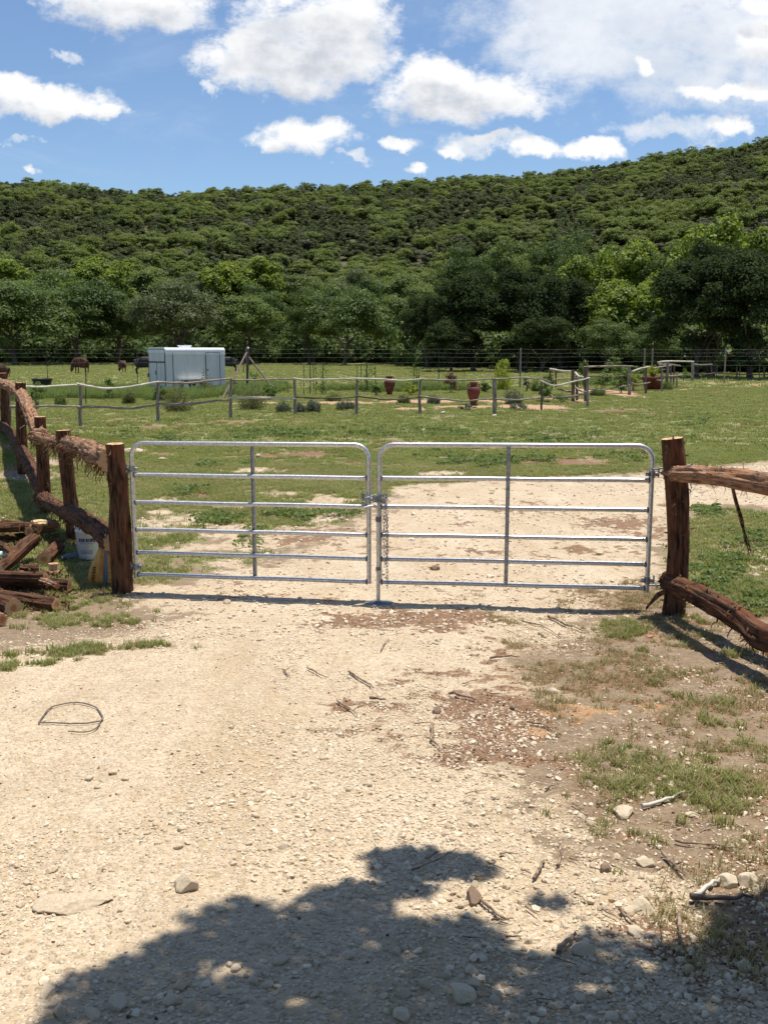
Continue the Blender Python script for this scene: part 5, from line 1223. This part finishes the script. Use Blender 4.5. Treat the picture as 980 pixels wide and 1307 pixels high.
# stakes with vines
def stake(px, top, base, label, vine=0, seed=1, rad=.014, lean=0, m_='darkmetal'):
    b = P(px, base); t = PD(px+lean, top, b.y); o = empty('garden_stake', b, 0, label, 'stake', 'thin stakes standing in the garden'); mb = MB(); mb.tube([Vector((0,0,-.05)), (t-b)*.5, t-b], rad, 6); mb.build('rod', M[m_], o)
    if vine:
        r = np.random.default_rng(seed); n = vine; z = r.uniform(0, 1, n)**1.3*(t.z-b.z); c = np.stack([r.normal(size=n)*.10, r.normal(size=n)*.10, z], 1); mk('vine', quads_mesh('vine', leaf_quads(c, r.normal(size=(n,3)), .10, r), M['leaf_green']), o)
    return o
stake(110,469,517,'thin dark stake left of the trailer, in line with the brown cow',0,1,.02); 
stake(388,466,505,'leftmost thin stake of the left group in the garden',20,2); stake(396,467,504,'thick dark stake of the left group in the garden',0,3,.028); stake(403,467,504,'green-vined thin stake of the left group in the garden',30,4)
stake(412,466,504,'stake of the left group with a dark vine at its foot',120,5,.02); stake(456,467,500,'leftmost thin stake of the group left of the urn',10,6); stake(461,467,500,'second thin stake of the group left of the urn',10,7,.02)
stake(468,464,500,'vined stake left of the farther urn',150,8,.03); stake(474,468,500,'stake with reddish leaves left of the farther urn',70,9); stake(479,468,500,'thin stake nearest the farther urn',30,10); stake(528,465,500,'tall thin stake right of the farther urn',40,11,.02)
stake(532,468,500,'thin stake with a green vine right of the farther urn',90,12); stake(535,470,501,'rusty stake between the farther urn and the pink-tipped shrub',0,13); stake(367,488,502,'short vined stick behind the garden fence',40,14); stake(592,466,490,'thin stake behind the nearer urn',0,15)
# urns
def urn(px, top, base, w, label, seed):
    b = P(px, base); H = PD(px, top, b.y).z - b.z; W_ = w*mpp(b.y)/2; root = empty('terracotta_urn', b, 0, label, 'urn', 'large terracotta urns in the garden')
    pr_ = [(0,0),(.42,0),(.45,.02),(.50,.12),(.72,.32),(.93,.50),(1.0,.62),(.97,.72),(.80,.79),(.52,.83),(.45,.87),(.47,.92),(.60,.955),(.68,.965),(.70,.985),(.66,1.0),(.5,.995),(.40,.9),(.38,.84)]
    mb = MB(); mb.lathe([(a*W_, z*H) for a, z in pr_], 32); mb.build('body', M['terracotta'], root)
    for s in (-1, 1):
        mb = MB(); mb.tube(smooth([Vector((s*.50*W_, 0, .90*H)), Vector((s*.78*W_, 0, .90*H)), Vector((s*.86*W_, 0, .84*H)), Vector((s*.78*W_, 0, .775*H))], 5), .022, 8); mb.build('handle', M['terracotta'], root)
    return root
urn(497,480,504.5,14.5,'terracotta urn standing farther back, left of the yellow-green shrub',1); urn(604,487.5,517.5,17,'terracotta urn standing nearer the fence, left of the stout garden post',2)
b = P(832, 498); root = empty('planter', b, 0, 'wide terracotta planter with a yellow-green plant, at the fence corner', 'planter'); W_ = 14*mpp(b.y)
mb = MB(); mb.lathe([(0,0),(W_*.68,0),(W_*.86,.62),(W_*.98,.63),(W_*1.0,.80),(W_*.9,.80),(W_*.84,.66),(0,.66)], 30); mb.build('pot', M['terracotta'], root)
mb = MB(); mb.lathe([(0,.72),(W_*.86,.715)], 30); mb.build('soil', M['soil'], root)
r = np.random.default_rng(8); C, Nn = [], []
for k in range(90):
    a = r.uniform(0, 6.28); e = np.array((math.cos(a)*.6*r.random(), math.sin(a)*.6*r.random(), r.uniform(.35,.8))); t = np.linspace(.1, 1, 8)[:, None]; C.append(e*t+np.array((0,0,.72))); Nn.append(r.normal(size=(8,3)))
mk('plant', quads_mesh('plant', leaf_quads(np.vstack(C), np.vstack(Nn), .10, r, 3), M['leaf_yel']), root)
# black tub
b = P(55, 500); root = empty('stock_tub', b, 0, 'round black stock tub behind the left end of the garden fence', 'tub')
mb = MB(); mb.lathe([(0,0),(.66,0),(.78,.66),(.86,.74),(.86,.84),(.80,.84),(.68,.06),(0,.05)], 30); mb.build('tub', M['black'], root); root.scale = (.66, .66, .9)
# white ball
b = P(961, 484); mb = MB(); v, f = IC3; mb.add(v*.42 + np.array((0,0,.4)), f); o = mb.build('white_ball', M['white']); o.location = b + Vector((0,-5,0)); tag(o, 'small white dome lying in the shade under the oaks at the right', 'ball')

# ------------------------------------------------------------------ wire fence with braced post
def P0(px, D): q = PD(px, 460, D); return Vector((q.x, D, float(gz(q.x, D))))
WF = [(-60,62),(60,60.5),(175,60),(315,57),(400,58),(560,60),(664,62),(745,64),(822,66),(832,66.5),(925,70),(1040,72)]
root = empty('wire_fence', P0(315, 57), 0, 'tall wire stock fence crossing behind the garden in front of the trees', 'fence'); O = P0(315, 57)
pp = [P0(a, d) for a, d in WF]
for i, p in enumerate(pp):
    mb = MB(); big = i in (3, 6, 8, 9, 10); mb.tube([p-O-Vector((0,0,.2)), p-O+Vector((0,0,2.5))], (.055 if big else .022), 8, rough=.1, seed=i); mb.build('post', M['grey_wood' if big else 'darkmetal'], root)
for z in (1.3, 1.62, 1.94, 2.18, 2.42):
    mb = MB(); ps = []
    for a, b in zip(pp[:-1], pp[1:]):
        for t in np.linspace(0, 1, 5)[:-1]: q = a.lerp(b, t)-O; ps.append(q + Vector((0,-.05,z - .03*math.sin(t*math.pi))))
    mb.tube(ps, .0016, 4); mb.build('wire', M['wire'], root)
O = P0(315, 57); brc = empty('braced_post', O + Vector((0,-.25,0)), 0, 'dark post held by two leaning poles, right of the trailer', 'post')
tp = PD(317, 446, 56.7) - brc.location
mb = MB(); mb.tube([Vector((0,0,-.2)), tp], .07, 8, rough=.15); mb.build('post', M['dark_wood'], brc)
for a, bb in (((315,450), (284,509)), ((318,456), (354,503))):
    e = P(*bb) - brc.location; mb = MB(); mb.tube([PD(a[0], a[1], 56.4)-brc.location, e], .05, 8, rough=.2); mb.build('brace', M['dark_wood'], brc)
mb = MB(); mb.add(IC2[0]*.06 + np.array(tp) + np.array((0,0,.08)), IC2[1]); mb.build('cap', M['white'], brc)
for k, px in enumerate((311, 317)): stake(px, 452, 476, ['thin post left of the braced post, far back','thin post right of the braced post, far back'][k], 0, 20+k, .05, 0, 'dark_wood')

# ------------------------------------------------------------------ trailer
b = P0(212, 54.0); TR = empty('stock_trailer', b, R(40), 'old white box trailer parked in the weeds of the pasture', 'trailer')
Lt, Wt, Ht, z0 = 3.75, 2.1, 2.42, .20
def roundbox(mb, x0, x1, y0, y1, za, zb, rr, mat_=0, seg=4, bow=0.):
    """long box along x with rounded upper long edges"""
    prof = [(y0, za), (y0, zb-rr)] + [(y0+rr-math.cos(t)*rr, zb-rr+math.sin(t)*rr) for t in np.linspace(0, math.pi/2, seg+1)[1:]] + [(y1-rr+math.sin(t)*rr, zb-rr+math.cos(t)*rr) for t in np.linspace(0, math.pi/2, seg+1)[0:]] + [(y1, za)]
    n = len(prof); xs = [x0, x0+.03, x1-rr*.6, x1-rr*.2, x1]; vs = []
    for i, x in enumerate(xs):
        s = [.985, 1, 1, .97, .90][i]
        for (y, z) in prof: vs.append((x, (y-(y0+y1)/2)*s+(y0+y1)/2, za+(z-za)*(s if s < .99 else 1)))
    fs = [(i*n+j, i*n+(j+1) % n, (i+1)*n+(j+1) % n, (i+1)*n+j) for i in range(4) for j in range(n)]; fs.append(tuple(range(n))[::-1]); fs.append(tuple(4*n+j for j in range(n))); mb.add(vs, fs, mat_)
mb = MB(); roundbox(mb, 0, Lt, 0, Wt, z0, z0+Ht-.25, .04); mb.build('body', M['trailer'], TR, smooth=False)
mb = MB(); roundbox(mb, -.03, Lt+.02, -.03, Wt+.03, z0+Ht-.42, z0+Ht-.14, .16, seg=6); mb.build('roof', M['trailer_roof'], TR, smooth=False)
rf_ = TR.children[-1]
mb = MB(); mb.box((1.75, Wt/2, z0+Ht-.10), (.5, .5, .10)); mb.box((1.75, Wt/2, z0+Ht-.03), (.6, .6, .05)); mb.build('roof_vent', M['trailer_roof'], rf_, smooth=False)
# rear: upper doors, split below; local x=0 face
mb = MB(); mb.box((-.012, Wt/2, 1.0), (.022, Wt-.20, 1.25)); mb.build('rear_door', M['trailer'], TR, smooth=False); rd = TR.children[-1]
mb = MB(); mb.box((-.012, Wt/2, 2.06), (.022, Wt-.20, .0+.62)); mb.build('rear_door', M['trailer'], TR, smooth=False)
mb = MB()
mb.box((-.016, Wt/2, 1.69), (.03, Wt-.16, .06)); mb.box((-.016, .09, 1.4), (.03, .05, 2.0)); mb.box((-.016, Wt-.09, 1.4), (.03, .05, 2.0)); mb.box((-.016, Wt/2, 2.40), (.03, Wt-.16, .04)); mb.box((-.028, Wt/2, 1.02), (.02, .03, 1.25))
mb.build('rear_seal', M['seam'], TR, smooth=False)
mb = MB(); mb.box((-.04, Wt/2+.12, 1.1), (.03, .04, .22)); mb.build('latch', M['darkmetal'], rd, smooth=False)
mb = MB(); mb.box((-.05, Wt-.04, .95), (.05, .12, .22)); mb.build('tail_light', M['seam'], TR, smooth=False)
# side door near the front end, local y=0 face
mb = MB(); mb.box((2.92, -.014, 1.28), (.86, .026, 1.78)); mb.build('side_door', M['trailer'], TR, smooth=False); sd = TR.children[-1]
mb = MB(); mb.box((2.47, -.016, 1.28), (.035, .03, 1.84)); mb.box((3.37, -.016, 1.28), (.035, .03, 1.84)); mb.box((2.92, -.016, 2.20), (.93, .03, .03)); mb.box((.42,-.010,1.3),(.03,.02,1.96)); mb.build('door_seal', M['seam'], sd, smooth=False)
mb = MB(); mb.box((2.56, -.05, 1.25), (.10, .04, .05)); mb.build('handle', M['darkmetal'], sd, smooth=False)
mb = MB(); mb.box((Lt/2, -.02, z0+Ht-.50), (Lt, .05, .05)); mb.build('gutter', M['trailer_roof'], TR, smooth=False)
for s in (-.04, Wt-.14):
    for x in (1.15, 1.9):
        mb = MB(); mb.tube([(x, s-.03, .33), (x, s+.17, .33)], .33, 24); wh = mb.build('wheel', M['rubber'], TR); mb = MB(); mb.tube([(x, s-.045, .33), (x, s-.02, .33)], .18, 18); mb.build('rim', M['white'], wh)
mb = MB(); mb.box((1.52, -.13, .74), (1.60, .24, .03)); mb.box((.71,-.13,.6),(.03,.24,.28)); mb.box((2.33,-.13,.6),(.03,.24,.28)); mb.build('fender', M['trailer'], TR, smooth=False)
mb = MB(); mb.tube([(Lt, .3, .4), (Lt+1.2, Wt/2, .42)], .05, 8); mb.tube([(Lt, Wt-.3, .4), (Lt+1.2, Wt/2, .42)], .05, 8); mb.tube([(Lt+1.15, Wt/2, .42), (Lt+1.4, Wt/2, .42)], .05, 8); mb.tube([(Lt+1.2, Wt/2, 0), (Lt+1.2, Wt/2, .6)], .035, 8); mb.build('hitch', M['darkmetal'], TR)

# ------------------------------------------------------------------ cattle
def cow(px, base, rz, m_, label, graze=True, scale=1., horns=False):
    b = P(px, base); root = empty('cow', b, rz, label, 'cow', 'cattle grazing in the pasture'); root.scale = (scale,)*3
    # joints: position, radius (x forward)
    J = [(-.70,0,1.02,.30,.34),(-.35,0,.96,.38,.44),(.05,0,.92,.40,.47),(.45,0,.97,.34,.45),(.66,0,1.06,.26,.36)]
    E = [(0,1),(1,2),(2,3),(3,4)]
    if graze: J += [(.92,0,.86,.20,.26),(1.08,0,.58,.15,.18),(1.18,0,.34,.15,.15),(1.24,0,.12,.07,.07)]
    else: J += [(.95,0,1.22,.14,.18),(1.12,0,1.34,.12,.14),(1.28,0,1.30,.11,.12),(1.50,0,1.18,.07,.07)]
    E += [(4,5),(5,6),(6,7),(7,8)]
    def limb(root_i, pts):
        last = root_i
        for p in pts: J.append(p); E.append((last, len(J)-1)); last = len(J)-1
    for s in (-1, 1):
        limb(0, [(-.66,.19*s,.76,.20,.20),(-.60,.19*s,.58,.14,.12),(-.76,.17*s,.42,.055,.055),(-.72,.17*s,.12,.045,.045),(-.68,.17*s,.02,.055,.05)])
        limb(3, [(.50,.16*s,.72,.12,.12),(.48,.16*s,.42,.06,.06),(.49,.16*s,.12,.042,.042),(.52,.16*s,.02,.055,.05)])
    limb(0, [(-.94,0,1.14,.04,.04),(-1.0,0,.85,.025,.025),(-1.0,0,.48,.04,.03)])
    h = J[7]; hp = Vector(h[:3])
    for s in (-1, 1): limb(7, [(hp.x-.10, .17*s, hp.z+.13, .035, .05)])
    me = bpy.data.meshes.new('body'); me.from_pydata([j[:3] for j in J], E, []); me.materials.append(M[m_]); o = mk('body', me, root)
    sm = o.modifiers.new('skin', 'SKIN'); 
    for v, j in zip(me.skin_vertices[0].data, J): v.radius = (j[3], j[4])
    me.skin_vertices[0].data[2].use_root = True
    ss = o.modifiers.new('sub', 'SUBSURF'); ss.levels = 1; ss.render_levels = 2
    if horns:
        for s in (-1, 1): mb = MB(); mb.tube([(hp.x-.08,.09*s,hp.z+.14),(hp.x-.06,.22*s,hp.z+.2),(hp.x-.02,.25*s,hp.z+.28)],[.025,.018,.006],6); mb.build('horn', M['horn'], root)
    return root
cow(104,476.5,R(150),'hide_brown','larger red-brown cow grazing with its back to the viewer, left of the trailer', scale=1.15)
cow(156.5,475.5,R(120),'hide_brown','smaller red-brown cow grazing nearer the trailer', scale=.92)
cow(4,482,R(170),'hide_brown','red-brown cow cut by the left edge beyond the fence', scale=.75)
cow(187,478,R(5),'hide_black','black cow half hidden behind the left end of the trailer', scale=1.25)
cow(291,475,R(180),'hide_black','black cow half hidden behind the right end of the trailer', scale=1.2)

# ------------------------------------------------------------------ the oak that shades the foreground
SHADE = [(30,1320),(55,1250),(110,1236),(205,1202),(235,1166),(300,1160),(385,1150),(455,1130),(468,1148),(500,1168),(560,1160),(625,1175),(660,1196),(720,1196),(748,1168),(800,1196),(850,1190),(905,1150),(1000,1120),(1060,1150),(1060,1320)]
sp = np.array([tuple(P(a, b))[:2] for a, b in SHADE]); sp = np.vstack([sp, [(3.6, 2.0), (3.6, .2), (-1.6, .2), (-1.4, 2.0)]])
BL = [(*pxell(540,1100,70,20),1),(*pxell(600,1112,44,10),.9),(*pxell(495,1112,26,8),.9),(*pxell(690,1150,34,12),.5),(*pxell(520,1135,40,10),.8)]
HOLE = [(*pxell(*a), w) for a, w in [((285,1235,46,11),1),((225,1190,24,5),.6),((180,1262,30,8),.8),((400,1180,40,8),.6),((760,1262,60,14),.9),((830,1235,36,9),.7),((650,1262,40,12),.7),((470,1250,30,8),.6),((700,1205,30,8),.7),((560,1215,26,7),.5),((640,1295,30,8),.7),((780,1215,40,8),.6),((380,1280,30,8),.6),((850,1200,30,6),.5)]]
r = np.random.default_rng(900); n = 150000; x = r.uniform(-2.2, 3.8, n); y = r.uniform(.2, 4.4, n)
nn = fbm(x*1.7, y*1.7, 93)-.5; n2_ = fbm(x*6, y*6, 94)-.5
d = sdist(sp, x, y) ; v_ = np.maximum(np.clip(d*4.0, -1, 1), ell(BL, x, y)*1.4) + nn*1.0 + n2_*1.3
hl = ell(HOLE, x, y); v_ = v_ - 1.5*sst(hl + n2_*1.0 + nn - .22*(x < .3), .12, .5) - .55*sst(fbm(x*2.6, y*3.4, 97), .58, .7)*(d > .15)*(x > .2)*(x < 1.5)
k = (v_ > .02) & (r.random(n) < np.clip(.3 + v_*1.4, 0, 1)*.95); x, y = x[k], y[k]
hgt = r.uniform(3.2, 5.6, len(x)) + .8*fbm(x*.8, y*.8, 95); k = np.arange(len(x))
g0 = gz(x, y); zl = g0 + hgt; lx = x + SV.x/SV.z*hgt; ly = y + SV.y/SV.z*hgt
xb = r.uniform(-4.5, 6.5, 60000); yb = r.uniform(-7, .4, 60000); kb = ((xb-1.5)/5.2)**2 + ((yb+2.2)/4.6)**2 < 1 + .5*(fbm(xb*.8, yb*.8, 96)-.5)
xb, yb = xb[kb], yb[kb]; kb = fbm(xb*1.3, yb*1.3, 98) > .34; xb, yb = xb[kb], yb[kb]; zb_ = gz(xb, yb) + r.uniform(3.6, 7.2, len(xb)); nb_ = len(xb)
lx = np.concatenate([lx, xb]); ly = np.concatenate([ly, yb]); zl = np.concatenate([zl, zb_])
tr = empty('shade_oak', (3.4, -1.6, float(gz(3.4, -1.6))), 0, 'live oak overhanging the drive, seen only by its shadow at the bottom', 'tree')
c = np.stack([lx, ly, zl], 1) - np.array(tr.location); c += r.normal(size=c.shape)*.012
mk('crown', quads_mesh('crown', leaf_quads(c, r.normal(size=c.shape)*.7 + np.array((0,0,1.)), np.where(np.arange(len(c)) < len(c)-nb_, .055, .12), r, 1.8), M['leaf_oak']), tr)
mb = MB(); rt = np.random.default_rng(901); tk = wiggle((0,0,-.2), (-.3,.6,3.4), 9, .12, rt); mb.tube(tk, np.linspace(.30,.17,9), 14, rough=.2, seed=3); mb.build('trunk', M['trunk'], tr)
mb = MB(); rt = np.random.default_rng(902); top = Vector(tk[-1])
for (ex, ey, ez, rr) in [(-4.2,3.0,4.4,.10),(-2.4,4.6,4.7,.09),(-1.0,4.6,4.9,.08),(.3,4.4,4.6,.08),(-4.6,2.2,5.0,.07),(-3.0,3.6,5.4,.07),(-1.8,3.2,5.2,.07),(-.4,3.2,4.3,.06)]:
    pth = wiggle(top, (ex, ey, ez), 10, .3, rt); mb.tube(pth, np.linspace(rr, rr*.2, 10), 8, rough=.15, seed=4)
    for q in range(5):
        s = pth[rt.integers(3, 9)]; e = s + rt.normal(size=3)*np.array((.7,.6,.3)); mb.tube(wiggle(s, e, 5, .08, rt), np.linspace(rr*.3, rr*.08, 5), 5)
mb.build('limbs', M['trunk'], tr)

print('objects', len(bpy.data.objects))
